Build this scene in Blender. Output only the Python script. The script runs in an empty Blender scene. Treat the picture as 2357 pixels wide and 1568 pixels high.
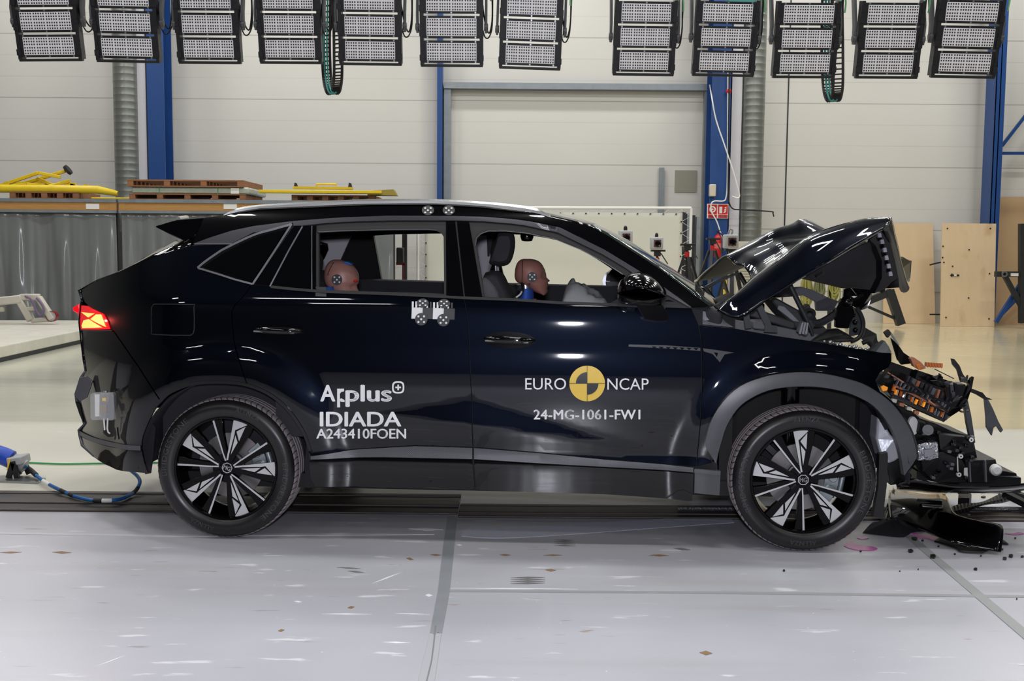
import bpy, bmesh, math, random
import numpy as np
from math import sin, cos, pi, radians, sqrt, atan2, hypot
from mathutils import Vector, Matrix, noise as mnoise
from mathutils.geometry import delaunay_2d_cdt
R = random.Random(7)
SC = bpy.context.scene
COL = SC.collection
# ------------------------------------------------------------------ camera
FPX, CAMH, PITCH, ROLL = 2465.0, 1.4206, radians(4.9135), 0.00769
CX, CY = 1178.5, 784.0
fw = Vector((0, cos(PITCH), -sin(PITCH))); u0 = Vector((0, sin(PITCH), cos(PITCH))); r0 = Vector((1, 0, 0))
rt = r0*cos(ROLL)+u0*sin(ROLL); up = u0*cos(ROLL)-r0*sin(ROLL)
CAMP = Vector((0, 0, CAMH))
cam = bpy.data.cameras.new('camera'); camo = bpy.data.objects.new('camera', cam); COL.objects.link(camo)
cam.sensor_width = 36.0; cam.lens = 36.0*FPX/2357.0; cam.clip_start = .05; cam.clip_end = 200
mw = Matrix.Identity(4)
for i in range(3):
    mw[i][0], mw[i][1], mw[i][2], mw[i][3] = rt[i], up[i], -fw[i], CAMP[i]
camo.matrix_world = mw
SC.camera = camo
# ------------------------------------------------------------------ view, world, lamps
SC.view_settings.view_transform = 'Standard'; SC.view_settings.look = 'None'
SC.view_settings.gamma = 1.0; SC.view_settings.use_curve_mapping = False
SC.view_settings.exposure = 0.0
wd = bpy.data.worlds.new('world'); SC.world = wd; wd.use_nodes = True
wd.node_tree.nodes['Background'].inputs[0].default_value = (.9, .93, 1, 1)
wd.node_tree.nodes['Background'].inputs[1].default_value = .3
SC.cycles.max_bounces = 8; SC.cycles.caustics_reflective = False; SC.cycles.caustics_refractive = False
def lamp_area(name, loc, sx, sy, watts, col, rot=(0, 0, 0)):
    l = bpy.data.lights.new(name, 'AREA'); l.shape = 'RECTANGLE'; l.size = sx; l.size_y = sy
    l.energy = watts; l.color = col
    o = bpy.data.objects.new(name, l); COL.objects.link(o); o.location = loc; o.rotation_euler = rot
    return o
HALLZ = 8.6
for iy, y in enumerate((-7.2, -3.8, 2.4, 6.6, 10.8, 15.0, 19.2)):
    for x in (-9.6, -4.8, 0.0, 4.8, 9.6):
        lamp_area('ceiling_lamp', (x+.4, y, HALLZ-.25), 1.5, .35, (58 if y < 0 else 92 if y < 4 else 120), (1.0, .992, .965))
# the photographer's flash, just above the lens
fl = lamp_area('camera_flash', (0.0, -.12, CAMH+.2), .16, .1, 98, (.88, .9, 1.0), (radians(82), 0, 0))
# ------------------------------------------------------------------ pixel -> place
def ray(px, py):
    return fw + rt*((px-CX)/FPX) - up*((py-CY)/FPX)
def W(px, py, Y):
    d = ray(px, py); return CAMP + d*(Y/d.y)
def F(px, py, z=0.0):
    d = ray(px, py); return CAMP + d*((z-CAMH)/d.z)
def PX(Y):
    return Y/FPX                       # metres per pixel at distance Y
CAR_O = Vector((-.0041, 4.9996, 0)); CAR_A = 0.0543
CEX = Vector((cos(CAR_A), -sin(CAR_A), 0)); CEY = Vector((sin(CAR_A), cos(CAR_A), 0))
CARM = Matrix.Translation(CAR_O) @ Matrix.Rotation(-CAR_A, 4, 'Z')
def C(px, py, y):                      # car-local point on the plane local-y = y
    d = ray(px, py); q = CAMP-CAR_O
    t = (y-q.dot(CEY))/d.dot(CEY); p = q+d*t
    return Vector((p.dot(CEX), y, p.z))
def carw(v):
    return CARM @ Vector(v)
# ------------------------------------------------------------------ materials
def s2l(c):
    r = []
    for v in c[:3]:
        v = v/255.0
        r.append(v/12.92 if v <= .04045 else ((v+.055)/1.055)**2.4)
    return (r[0], r[1], r[2], 1)
MATS = {}
def mat(name, col, rough=.5, metal=0.0, coat=0.0, coat_rough=.03, emit=None, estr=0.0, alpha=1.0, trans=0.0, ior=1.5,
        vary=0.0, vscale=8.0, vstretch=(1, 1, 1), bump=0.0, bscale=60.0, rvary=0.0, spec=.5):
    m = bpy.data.materials.new(name); m.use_nodes = True; MATS[name] = m
    nt = m.node_tree; b = nt.nodes['Principled BSDF']
    c = s2l(col); b.inputs['Base Color'].default_value = c
    b.inputs['Roughness'].default_value = rough; b.inputs['Metallic'].default_value = metal
    b.inputs['Coat Weight'].default_value = coat; b.inputs['Coat Roughness'].default_value = coat_rough
    b.inputs['IOR'].default_value = ior; b.inputs['Alpha'].default_value = alpha
    b.inputs['Transmission Weight'].default_value = trans; b.inputs['Specular IOR Level'].default_value = spec
    if emit: b.inputs['Emission Color'].default_value = s2l(emit); b.inputs['Emission Strength'].default_value = estr
    if vary or bump or rvary:
        tc = nt.nodes.new('ShaderNodeTexCoord'); mp = nt.nodes.new('ShaderNodeMapping')
        nt.links.new(tc.outputs['Object'], mp.inputs[0]); mp.inputs['Scale'].default_value = vstretch
        n = nt.nodes.new('ShaderNodeTexNoise'); n.inputs['Scale'].default_value = vscale; n.inputs['Detail'].default_value = 5
        nt.links.new(mp.outputs[0], n.inputs['Vector'])
        if vary:
            mx = nt.nodes.new('ShaderNodeMix'); mx.data_type = 'RGBA'
            mx.inputs[6].default_value = tuple(max(0, v*(1-vary)) for v in c[:3])+(1,)
            mx.inputs[7].default_value = tuple(min(1, v*(1+vary)) for v in c[:3])+(1,)
            nt.links.new(n.outputs[0], mx.inputs[0]); nt.links.new(mx.outputs[2], b.inputs['Base Color'])
        if rvary:
            mr = nt.nodes.new('ShaderNodeMapRange'); mr.inputs[3].default_value = max(0, rough-rvary); mr.inputs[4].default_value = rough+rvary
            nt.links.new(n.outputs[0], mr.inputs[0]); nt.links.new(mr.outputs[0], b.inputs['Roughness'])
        if bump:
            n2 = nt.nodes.new('ShaderNodeTexNoise'); n2.inputs['Scale'].default_value = bscale; n2.inputs['Detail'].default_value = 3
            nt.links.new(mp.outputs[0], n2.inputs['Vector'])
            bp = nt.nodes.new('ShaderNodeBump'); bp.inputs['Strength'].default_value = bump; bp.inputs['Distance'].default_value = .01
            nt.links.new(n2.outputs[0], bp.inputs['Height']); nt.links.new(bp.outputs[0], b.inputs['Normal'])
    return m
class G:                               # small node-graph writer for patterned materials
    def __init__(s, m): s.nt = m.node_tree; s.b = s.nt.nodes['Principled BSDF']
    def n(s, t, **kw):
        nd = s.nt.nodes.new('ShaderNode'+t)
        for k, v in kw.items(): setattr(nd, k, v)
        return nd
    def l(s, a, b): s.nt.links.new(a, b)
    def math(s, op, a, b=None, c=None):
        nd = s.n('Math', operation=op)
        for i, v in enumerate((a, b, c)):
            if v is None: continue
            if isinstance(v, (int, float)): nd.inputs[i].default_value = v
            else: s.l(v, nd.inputs[i])
        return nd.outputs[0]
    def mix(s, f, a, b):
        nd = s.n('Mix', data_type='RGBA')
        for i, v in ((0, f), (6, a), (7, b)):
            if isinstance(v, (int, float, tuple)): nd.inputs[i].default_value = v
            else: s.l(v, nd.inputs[i])
        return nd.outputs[2]
    def coords(s, kind='Object'):
        tc = s.n('TexCoord'); sp = s.n('SeparateXYZ'); s.l(tc.outputs[kind], sp.inputs[0])
        return tc.outputs[kind], sp.outputs
    def noise(s, vec, scale, detail=4, stretch=None):
        if stretch:
            mp = s.n('Mapping'); s.l(vec, mp.inputs[0]); mp.inputs['Scale'].default_value = stretch; vec = mp.outputs[0]
        nd = s.n('TexNoise'); nd.inputs['Scale'].default_value = scale; nd.inputs['Detail'].default_value = detail
        s.l(vec, nd.inputs['Vector']); return nd.outputs[0]
    def ramp(s, v, lo, hi):
        nd = s.n('MapRange'); nd.inputs[1].default_value = lo; nd.inputs[2].default_value = hi; s.l(v, nd.inputs[0]); return nd.outputs[0]
# ------------------------------------------------------------------ mesh builder
class MB:
    def __init__(s): s.v = []; s.f = []; s.mi = []; s.cur = 0
    def add(s, vs, fs):
        k = len(s.v); s.v += [tuple(v) for v in vs]; s.f += [tuple(i+k for i in f) for f in fs]; s.mi += [s.cur]*len(fs); return s
    def box(s, c, size, M=None):
        x, y, z = (v/2 for v in size); c = Vector(c)
        vs = [Vector((a*x, b*y, d*z)) for a in (-1, 1) for b in (-1, 1) for d in (-1, 1)]
        vs = [(M @ v if M else v)+c for v in vs]
        return s.add(vs, [(0, 1, 3, 2), (4, 6, 7, 5), (0, 4, 5, 1), (2, 3, 7, 6), (0, 2, 6, 4), (1, 5, 7, 3)])
    def span(s, a, b):
        a, b = Vector(a), Vector(b); d = b-a
        return s.box((a+b)/2, (abs(d.x), abs(d.y), abs(d.z)))
    def beam(s, p, q, w, h, upv=(0, 0, 1)):          # rectangular bar from p to q
        p, q = Vector(p), Vector(q); d = (q-p).normalized(); a = d.cross(Vector(upv))
        if a.length < 1e-4: a = d.cross(Vector((1, 0, 0)))
        a.normalize(); b = a.cross(d)
        vs = [o+a*(i*w/2)+b*(j*h/2) for o in (p, q) for i, j in ((-1, -1), (1, -1), (1, 1), (-1, 1))]
        return s.add(vs, [(3, 2, 1, 0), (4, 5, 6, 7), (0, 1, 5, 4), (1, 2, 6, 5), (2, 3, 7, 6), (3, 0, 4, 7)])
    def cyl(s, p, q, r, r2=None, n=16, caps=True):
        p, q = Vector(p), Vector(q); r2 = r if r2 is None else r2
        d = (q-p).normalized(); a = d.orthogonal().normalized(); b = d.cross(a)
        vs = [o+(a*cos(t)+b*sin(t))*rr for o, rr in ((p, r), (q, r2)) for t in [2*pi*i/n for i in range(n)]]
        fs = [(i, (i+1) % n, n+(i+1) % n, n+i) for i in range(n)]
        if caps: fs += [tuple(reversed(range(n))), tuple(range(n, 2*n))]
        return s.add(vs, fs)
    def tube(s, pts, r, n=8, rs=None):
        pts = [Vector(p) for p in pts]; m = len(pts); vs = []; a = None
        for i, p in enumerate(pts):
            d = (pts[min(i+1, m-1)]-pts[max(i-1, 0)]).normalized()
            if a is None: a = d.orthogonal().normalized()
            a = (a-d*a.dot(d)); a = a.normalized() if a.length > 1e-5 else d.orthogonal().normalized()
            b = d.cross(a); rr = rs[i] if rs else r
            vs += [p+(a*cos(2*pi*k/n)+b*sin(2*pi*k/n))*rr for k in range(n)]
        fs = [(i*n+k, i*n+(k+1) % n, (i+1)*n+(k+1) % n, (i+1)*n+k) for i in range(m-1) for k in range(n)]
        fs += [tuple(reversed(range(n))), tuple(range((m-1)*n, m*n))]
        return s.add(vs, fs)
    def prism(s, pts, off):                           # planar outline pushed along off
        pts = [Vector(p) for p in pts]; off = Vector(off); n = len(pts)
        k = len(s.v); s.add(pts+[p+off for p in pts], [])
        tris = tri_poly(pts)
        fs = [tuple(k+i for i in t) for t in tris]+[tuple(k+n+i for i in reversed(t)) for t in tris]
        fs += [(k+i, k+n+i, k+n+(i+1) % n, k+(i+1) % n) for i in range(n)]
        s.f += fs; s.mi += [s.cur]*len(fs); return s
    def loft(s, rings, closed=True, caps=True):
        n = len(rings[0]); vs = [p for r in rings for p in r]; fs = []
        for i in range(len(rings)-1):
            for k in range(n if closed else n-1):
                fs.append((i*n+k, i*n+(k+1) % n, (i+1)*n+(k+1) % n, (i+1)*n+k))
        if closed and caps: fs += [tuple(reversed(range(n))), tuple(range((len(rings)-1)*n, len(rings)*n))]
        return s.add(vs, fs)
    def lathe(s, prof, o, ax, n=48, a0=0.0):           # prof = (r, h) along axis ax at o
        o, ax = Vector(o), Vector(ax).normalized(); a = ax.orthogonal().normalized(); b = ax.cross(a); m = len(prof)
        vs = [o+ax*h+(a*cos(t)+b*sin(t))*r for r, h in prof for t in [a0+2*pi*i/n for i in range(n)]]
        fs = [(i*n+k, i*n+(k+1) % n, (i+1)*n+(k+1) % n, (i+1)*n+k) for i in range(m-1) for k in range(n)]
        return s.add(vs, fs)
    def ball(s, c, rad, nu=16, nv=10, M=None):
        c = Vector(c); rad = rad if hasattr(rad, '__len__') else (rad,)*3; rings = []
        for j in range(nv+1):
            p = -pi/2+pi*j/nv; p = max(-pi/2+.02, min(pi/2-.02, p)); ring = []
            for i in range(nu):
                v = Vector((rad[0]*cos(p)*cos(2*pi*i/nu), rad[1]*cos(p)*sin(2*pi*i/nu), rad[2]*sin(p)))
                ring.append(c+(M @ v if M else v))
            rings.append(ring)
        return s.loft(rings)
    def xform(s, M): s.v = [tuple(M @ Vector(v)) for v in s.v]; return s
    def build(s, name, m, parent=None, smooth=35, bevel=0.0, fix=True, loc=None):
        me = bpy.data.meshes.new(name); vs = s.v
        if loc is not None: vs = [tuple(Vector(v)-Vector(loc)) for v in vs]
        me.from_pydata(vs, [], s.f)
        ms = m if isinstance(m, (list, tuple)) else [m]
        for q in ms: me.materials.append(MATS[q] if isinstance(q, str) else q)
        if len(ms) > 1: me.polygons.foreach_set('material_index', s.mi)
        if fix:
            bm = bmesh.new(); bm.from_mesh(me); bmesh.ops.recalc_face_normals(bm, faces=bm.faces); bm.to_mesh(me); bm.free()
        if smooth:
            me.shade_smooth()
            me.set_sharp_from_angle(angle=radians(smooth))
        o = bpy.data.objects.new(name, me); COL.objects.link(o)
        if loc is not None: o.location = loc
        if parent: o.parent = parent
        if bevel:
            b = o.modifiers.new('bevel', 'BEVEL'); b.width = bevel; b.segments = 2; b.limit_method = 'ANGLE'; b.angle_limit = radians(40)
        return o
def tri_poly(pts):
    n = len(pts)
    if n == 3: return [(0, 1, 2)]
    nr = Vector((0, 0, 0))
    for i in range(n):
        nr += pts[i].cross(pts[(i+1) % n])
    nr.normalize(); a = nr.orthogonal().normalized(); b = nr.cross(a)
    p2 = [Vector((p.dot(a), p.dot(b))) for p in pts]
    from mathutils.geometry import tessellate_polygon
    return [tuple(t) for t in tessellate_polygon([[Vector((p.x, p.y, 0)) for p in p2]])]
def tag(o, label=None, cat=None, group=None, kind=None):
    if label: o['label'] = label
    if cat: o['category'] = cat
    if group: o['group'] = group
    if kind: o['kind'] = kind
    return o
def empty(name, label=None, cat=None, loc=(0, 0, 0), rotz=0.0, group=None, kind=None, parent=None):
    o = bpy.data.objects.new(name, None); COL.objects.link(o); o.location = loc; o.rotation_euler = (0, 0, rotz)
    o.empty_display_size = .1
    if parent: o.parent = parent
    return tag(o, label, cat, group, kind)
def copy_tree(o, parent=None):
    c = o.copy(); COL.objects.link(c)
    if parent: c.parent = parent
    for ch in [q for q in bpy.data.objects if q.parent == o]: copy_tree(ch, c)
    return c
def struct(o): o['kind'] = 'structure'; return o
def smooth_pts(pts, k=4):                              # Catmull-Rom through points
    pts = [Vector(p) for p in pts]; out = []
    for i in range(len(pts)-1):
        p0, p1, p2, p3 = pts[max(i-1, 0)], pts[i], pts[i+1], pts[min(i+2, len(pts)-1)]
        for j in range(k):
            t = j/k
            out.append(.5*((2*p1)+(p2-p0)*t+(2*p0-5*p1+4*p2-p3)*t*t+(3*p1-p0-3*p2+p3)*t**3))
    return out+[pts[-1]]
def sm2(pts, k=4): return [(p.x, p.y) for p in smooth_pts([(a, b, 0) for a, b in pts], k)]
_txt = {}
def text_tris(body, bold=0.0, spacing=1.0):             # (verts2d, faces, width) of a line of lettering
    key = (body, bold, spacing)
    if key not in _txt:
        cu = bpy.data.curves.new('t', 'FONT'); cu.body = body; cu.size = 1.0; cu.offset = bold; cu.space_character = spacing; cu.resolution_u = 4
        o = bpy.data.objects.new('t', cu); COL.objects.link(o)
        dg = bpy.context.evaluated_depsgraph_get(); dg.update()
        me = bpy.data.meshes.new_from_object(o.evaluated_get(dg))
        bm = bmesh.new(); bm.from_mesh(me); bmesh.ops.triangulate(bm, faces=bm.faces)
        vs = [(v.co.x, v.co.y) for v in bm.verts]; fs = [tuple(v.index for v in f.verts) for f in bm.faces]
        bm.free(); bpy.data.objects.remove(o); bpy.data.curves.remove(cu); bpy.data.meshes.remove(me)
        _txt[key] = (vs, fs)
    return _txt[key]
def text_fit(body, bold=0.0, spacing=1.0):              # lettering normalised to the unit box; bold = overlapped strokes
    vs, fs = text_tris(body, 0.0, spacing)
    x0 = min(v[0] for v in vs); x1 = max(v[0] for v in vs); y0 = min(v[1] for v in vs); y1 = max(v[1] for v in vs)
    b = bold; V = []; Fc = []
    for dx, dy in ([(0, 0)] if b == 0 else [(-b, 0), (b, 0), (0, b*.6), (0, -b*.6)]):
        k = len(V); V += [((x+dx-x0+b)/(x1-x0+2*b), (y+dy-y0+b*.6)/(y1-y0+1.2*b)) for x, y in vs]; Fc += [tuple(i+k for i in f) for f in fs]
    return V, Fc
# ------------------------------------------------------------------ plain materials
mat('wall_panel', (207, 204, 195), .55)
mat('blue_paint', (26, 68, 130), .42, vary=.12, vscale=3)
mat('galvanised', (140, 147, 154), .45, .5, vary=.18, vscale=9, rvary=.1)
mat('duct_metal', (128, 131, 126), .36, .45, vary=.06, vscale=4)
mat('pilaster', (204, 203, 210), .6)
mat('black_plastic', (22, 22, 24), .45)
mat('black_gloss', (8, 8, 10), .14, spec=.35)
mat('black_rubber', (20, 20, 22), .65)
mat('dark_steel', (52, 54, 57), .45, .4, vary=.2, vscale=12)
mat('lamp_housing', (30, 30, 34), .42, .2)
mat('bracket_grey', (86, 88, 92), .45, .4)
mat('steel', (165, 168, 172), .3, .9)
mat('bright_metal', (205, 208, 212), .28, .9)
mat('white_paint', (215, 214, 208), .5)
mat('white_tube', (225, 225, 222), .4)
mat('white_plastic', (228, 228, 226), .4)
mat('dirty_white', (200, 196, 184), .6, vary=.2, vscale=4)
mat('grey_box', (168, 170, 172), .5)
mat('red_paint', (190, 28, 30), .35)
mat('dark_red', (130, 25, 28), .45)
mat('red_sign', (196, 32, 32), .4)
mat('teal', (40, 120, 115), .5)
mat('green_cable', (60, 150, 85), .5)
mat('light_green', (130, 200, 150), .5)
mat('yellow_paint', (220, 190, 25), .4, vary=.15, vscale=7)
mat('yellow_tag', (235, 195, 60), .5)
mat('wood', (176, 130, 72), .6, vary=.25, vscale=5, vstretch=(1, 1, 14))
mat('pallet_wood', (142, 96, 64), .75, vary=.3, vscale=6)
mat('plywood', (214, 188, 152), .6, vary=.1, vscale=2.2, vstretch=(2.5, 1, .8))
mat('stretch_wrap', (170, 178, 165), .22, vary=.2, vscale=14, bump=.6, bscale=24)
mat('curtain', (112, 115, 116), .3, vary=.08, vscale=3, coat=.6, coat_rough=.12)
mat('canvas', (212, 211, 200), .7)
mat('pink_liquid', (190, 70, 165), .15)
mat('blue_plastic', (35, 75, 185), .35)
mat('blue_cable', (30, 95, 160), .4)
mat('white_card', (225, 224, 220), .6)
mat('yellow_rope', (150, 148, 80), .7)
mat('debris_black', (20, 21, 23), .4)
# ================================================================== the hall
WY = 21.4
def wall_material(m):
    g = G(m); v, s = g.coords()
    t = g.math('FRACT', g.math('DIVIDE', g.math('SUBTRACT', s[2], 4.31-.411*20), .411))
    line = g.math('LESS_THAN', g.math('ABSOLUTE', g.math('SUBTRACT', t, .5)), .5)
    edge = g.math('MINIMUM', t, g.math('SUBTRACT', 1.0, t))
    l1 = g.math('SUBTRACT', 1.0, g.ramp(edge, .008, .028))
    t2 = g.math('FRACT', g.math('DIVIDE', g.math('SUBTRACT', s[2], 4.31-1.233*8), 1.233))
    e2 = g.math('MINIMUM', t2, g.math('SUBTRACT', 1.0, t2))
    l2 = g.math('SUBTRACT', 1.0, g.ramp(e2, .004, .012))
    nz = g.noise(v, 1.3, 4, (.25, 1, 3)); nz2 = g.noise(v, .5, 2)
    f = g.math('ADD', g.math('MULTIPLY', l1, g.math('MULTIPLY', nz, .3)), g.math('MULTIPLY', l2, .38))
    base = g.mix(nz2, s2l((206, 204, 198)), s2l((214, 212, 207)))
    g.l(g.mix(g.math('MINIMUM', f, .6), base, s2l((120, 118, 112))), g.b.inputs['Base Color'])
wall_material(MATS['wall_panel'])
struct(MB().span((-17, WY, 0), (18, WY+.15, 9)).build('wall_back', 'wall_panel', smooth=0))
mat('wall_far', (40, 42, 47), .6); mat('ceiling_sheet', (44, 45, 48), .6)
struct(MB().span((-17, -9.2, 0), (18, -9, 9)).build('wall_front', 'wall_far', smooth=0))
struct(MB().span((-17.2, -9, 0), (-17, WY, 9)).build('wall_left', mat('wall_side', (96, 97, 98), .6), smooth=0))
struct(MB().span((18, -9, 0), (18.2, WY, 9)).build('wall_right', 'wall_side', smooth=0))
struct(MB().span((-17, -9, HALLZ+.2), (18, WY, HALLZ+.3)).build('ceiling', 'ceiling_sheet', smooth=0))
# floor: grey painted test strip near, pale strip, beige epoxy beyond
mat('floor_paint', (196, 196, 200), .32)
def floor_material(m):
    g = G(m); v, s = g.coords()
    wob = g.math('MULTIPLY', g.math('SUBTRACT', g.noise(v, 3, 2), .5), .03)
    y = g.math('ADD', s[1], wob)
    big = g.noise(v, .7, 3); streak = g.noise(v, 2.2, 5, (.22, 2.2, 1)); fine = g.noise(v, 9, 5, (.35, 1.6, 1)); grit = g.noise(v, 60, 2)
    near = g.mix(g.ramp(big, .3, .7), s2l((178, 178, 187)), s2l((197, 197, 206)))
    near = g.mix(g.math('MULTIPLY', g.ramp(streak, .56, .72), .45), near, s2l((172, 170, 170)))
    near = g.mix(g.math('MULTIPLY', g.ramp(fine, .645, .69), .7), near, s2l((232, 232, 238)))
    near = g.mix(g.math('MULTIPLY', g.ramp(g.noise(v, 14, 3, (.25, 2.0, 1)), .68, .74), .55), near, s2l((140, 136, 132)))
    near = g.mix(g.math('MULTIPLY', g.ramp(grit, .74, .78), .9), near, s2l((240, 240, 244)))
    near = g.mix(g.math('MULTIPLY', g.ramp(g.noise(v, 4.3, 6, (.6, 2.6, 1)), .7, .73), .7), near, s2l((150, 118, 92)))
    mid = g.mix(g.ramp(big, .3, .7), s2l((196, 193, 182)), s2l((206, 203, 190)))
    mid = g.mix(g.math('MULTIPLY', g.ramp(fine, .66, .72), .6), mid, s2l((226, 224, 216)))
    far = g.mix(g.ramp(g.noise(v, .5, 3), .3, .7), s2l((190, 180, 148)), s2l((206, 195, 162)))
    farl = g.mix(g.ramp(big, .3, .7), s2l((186, 186, 170)), s2l((198, 196, 180)))
    far = g.mix(g.ramp(s[0], -1.0, 3.0), farl, far)
    far = g.mix(g.math('MULTIPLY', g.ramp(streak, .58, .7), .3), far, s2l((160, 158, 140)))
    c = g.mix(g.ramp(y, 6.05, 6.1), near, mid); c = g.mix(g.ramp(y, 8.52, 8.56), c, far)
    g.l(c, g.b.inputs['Base Color'])
    rr = g.math('ADD', g.math('MULTIPLY', g.ramp(y, 8.4, 8.6), -.17), g.math('ADD', .25, g.math('MULTIPLY', fine, .12)))
    g.l(rr, g.b.inputs['Roughness'])
floor_material(MATS['floor_paint'])
struct(MB().span((-17, -9, -.1), (18, WY, 0)).build('floor', 'floor_paint', smooth=0))
# joints, tape and pulling track set in the floor
mat('tape', (148, 152, 158), .35, vary=.12, vscale=12); mat('joint', (158, 160, 162), .5); mat('joint_light', (206, 206, 210), .5)
mat('track_dark', (44, 43, 42), .4, .3, vary=.35, vscale=9, vstretch=(.3, 3, 3)); mat('track_edge', (74, 68, 64), .45, .4, vary=.3, vscale=8)
def flat(name, pxs, z, m, t=.002, parent=None, ):
    return MB().prism([F(a, b, z) for a, b in pxs], (0, 0, -t)).build(name, m, parent, smooth=0)
struct(flat('trim_1', [(1030, 1189), (1053, 1189), (1046, 1250), (1035, 1360), (1017, 1456), (1011, 1460), (1009, 1455), (1000, 1462), (990, 1456), (1008, 1360), (1021, 1250)], .003, 'tape'))
mat('clear_strip', (186, 188, 194), .22); mat('crack_line', (128, 130, 136), .5)
struct(flat('trim_8', [(1016, 1458), (1000, 1568), (990, 1640), (952, 1640), (962, 1568), (990, 1458)], .0028, 'clear_strip'))
struct(flat('trim_9', [(1001, 1440), (997, 1480), (992, 1520), (986, 1545), (980, 1570), (970, 1640), (973, 1640), (983, 1570), (989, 1546), (995, 1520), (1000, 1480), (1004, 1440)], .0042, 'crack_line'))
struct(flat('trim_2', [(1034, 1358), (1700, 1362), (2500, 1372), (2500, 1377), (1700, 1367), (1034, 1362)], .0025, 'joint'))
struct(flat('trim_3', [(2080, 1232), (2100, 1232), (2400, 1480), (2368, 1480)], .003, 'joint'))
struct(flat('trim_4', [(0, 1225), (380, 1232), (900, 1226), (1000, 1228), (1000, 1230), (380, 1235), (0, 1229)], .0025, 'joint_light'))
tr = empty('pulling_track'); struct(tr)
def track(x0, x1, ya, yb, nm):
    mb = MB(); mb.span((x0, ya, 0), (x1, ya+.05, .012)); mb.span((x0, yb-.05, 0), (x1, yb, .012)); mb.span((x0, (ya+yb)/2-.06, 0), (x1, (ya+yb)/2+.06, .014))
    mb.build('track_rail', 'track_edge', tr, bevel=.004)
    MB().span((x0, ya+.03, 0), (x1, yb-.03, .006)).build('track_bed', 'track_dark', tr, smooth=0)
track(-17, -.285, 5.62, 6.06, 'a'); track(-.28, 18, 5.56, 5.83, 'b')
mat('wire_rope', (92, 92, 94), .4, .6, bump=.8, bscale=90)
tag(MB().tube([(.9, 5.68, .028), (1.6, 5.69, .028), (3.2, 5.74, .028), (6.5, 5.74, .028)], .013, 8).build('tow_rope', 'wire_rope'),
    'grey twisted steel tow rope lying in the floor track', 'rope')
mat('scuff', (205, 206, 222), .5, vary=.12, vscale=30)
tag(flat('scuff_mark', sm2([(1062, 1222), (1090, 1213), (1150, 1214), (1300, 1207), (1450, 1199), (1600, 1191), (1680, 1190)])+sm2([(1690, 1203), (1600, 1209), (1450, 1220), (1300, 1231), (1180, 1238), (1110, 1238), (1062, 1234)]), .0022, 'scuff', .0015), kind='structure')
mat('rubber_streak', (120, 119, 120), .5); mat('rust_mark', (140, 112, 84), .6); mat('chalk', (236, 236, 242), .5)
def marks(lst, m):
    mb = MB()
    for (x0, y0, x1, y1, w) in lst:
        mb.prism([F(x0, y0, .0016), F((x0+x1)/2, (y0+y1)/2-w, .0016), F(x1, y1, .0016), F((x0+x1)/2, (y0+y1)/2+w, .0016)], (0, 0, -.001))
    struct(mb.build('scuff_mark', m, smooth=0))
marks([(1275, 1243+k*4, 1325, 1244+k*4.3, 1.4) for k in range(4)]+[(1175, 1330+k*4.5, 1255, 1329+k*4.3, 1.8) for k in range(4)]+[(775, 1306, 830, 1309, 1.5), (800, 1314, 838, 1318, 2), (1550, 1262, 1590, 1266, 3)], 'rubber_streak')
marks([(990, 1277, 1016, 1278, 2), (1150, 1277, 1176, 1278, 2), (1250, 1278, 1295, 1278, 1.5), (1494, 1278, 1540, 1279, 2.4), (935, 1285, 952, 1288, 3), (120, 1271, 165, 1272, 2.5), (0, 1272, 50, 1271, 2), (800, 1399, 816, 1397, 3), (1255, 1312, 1280, 1313, 3), (1610, 1502, 1640, 1504, 5), (640, 1452, 655, 1450, 3)], 'rust_mark')
marks([(940, 1217, 1020, 1219, 3), (855, 1344, 925, 1317, 1.5), (740, 1413, 855, 1414, 1.6), (978, 1370, 996, 1371, 3.5), (880, 1478, 945, 1480, 2), (220, 1535, 290, 1508, 1), (1050, 1254, 1064, 1255, 2), (676, 1384, 695, 1386, 2), (910, 1412, 990, 1414, 1), (1030, 1354, 1330, 1356, 1)], 'chalk')
# columns, pilasters, ducts
def col_I(px0, px1, Y, d=.42, dark=False):
    a, b = W(px0, 300, Y).x, W(px1, 300, Y).x
    mb = MB(); mb.span((a, Y, 0), (b, Y+.025, 9)); mb.span((a, Y+d-.025, 0), (b, Y+d, 9)); m = (a+b)/2; mb.span((m-.008, Y+.025, 0), (m+.008, Y+d-.025, 9))
    return mb
c = col_I(340, 379, 20.75, .5).build('steel_column', 'blue_paint', smooth=0)
tag(struct(c), 'blue steel column beside the left-hand duct', 'column')
c = MB().span((W(1006, 300, 21.1).x, 21.1, 0), (W(1018, 300, 21.1).x, WY, 9)).build('steel_column', 'blue_paint', smooth=0)
tag(struct(c), 'slim blue steel column at the left jamb of the loading door', 'column')
c = col_I(1637, 1680, 20.6, .55).build('steel_column', 'blue_paint', smooth=0)
tag(struct(c), 'blue steel column carrying the red fire sign', 'column')
rc = empty('steel_column'); tag(struct(rc), 'blue steel column with diagonal bracing at the right end', 'column')
p, q = W(2297, 300, 20.7), W(2297, 300, 20.7)
xa, xb = W(2283, 400, 20.7).x, W(2305, 400, 20.7).x
mb = MB(); mb.span((xa, 20.7, 0), (xb, 20.73, 9)); mb.span((xa, 21.1, 0), (xb, 21.13, 9)); mb.span(((xa+xb)/2-.01, 20.7, 0), ((xa+xb)/2+.01, 21.1, 9)); mb.span((xa, 20.7, 0), (xa+.02, 21.1, 9))
mb.build('shaft', 'blue_paint', rc, smooth=0)
for (x0, y0, x1, y1) in ((2306, 336, 2400, 215), (2304, 353, 2420, 353), (2290, 740, 2420, 605)):
    MB().beam(W(x0, y0, 20.95), W(x1, y1, 20.95), .055, .055).build('brace', 'blue_paint', rc, smooth=0)
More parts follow.
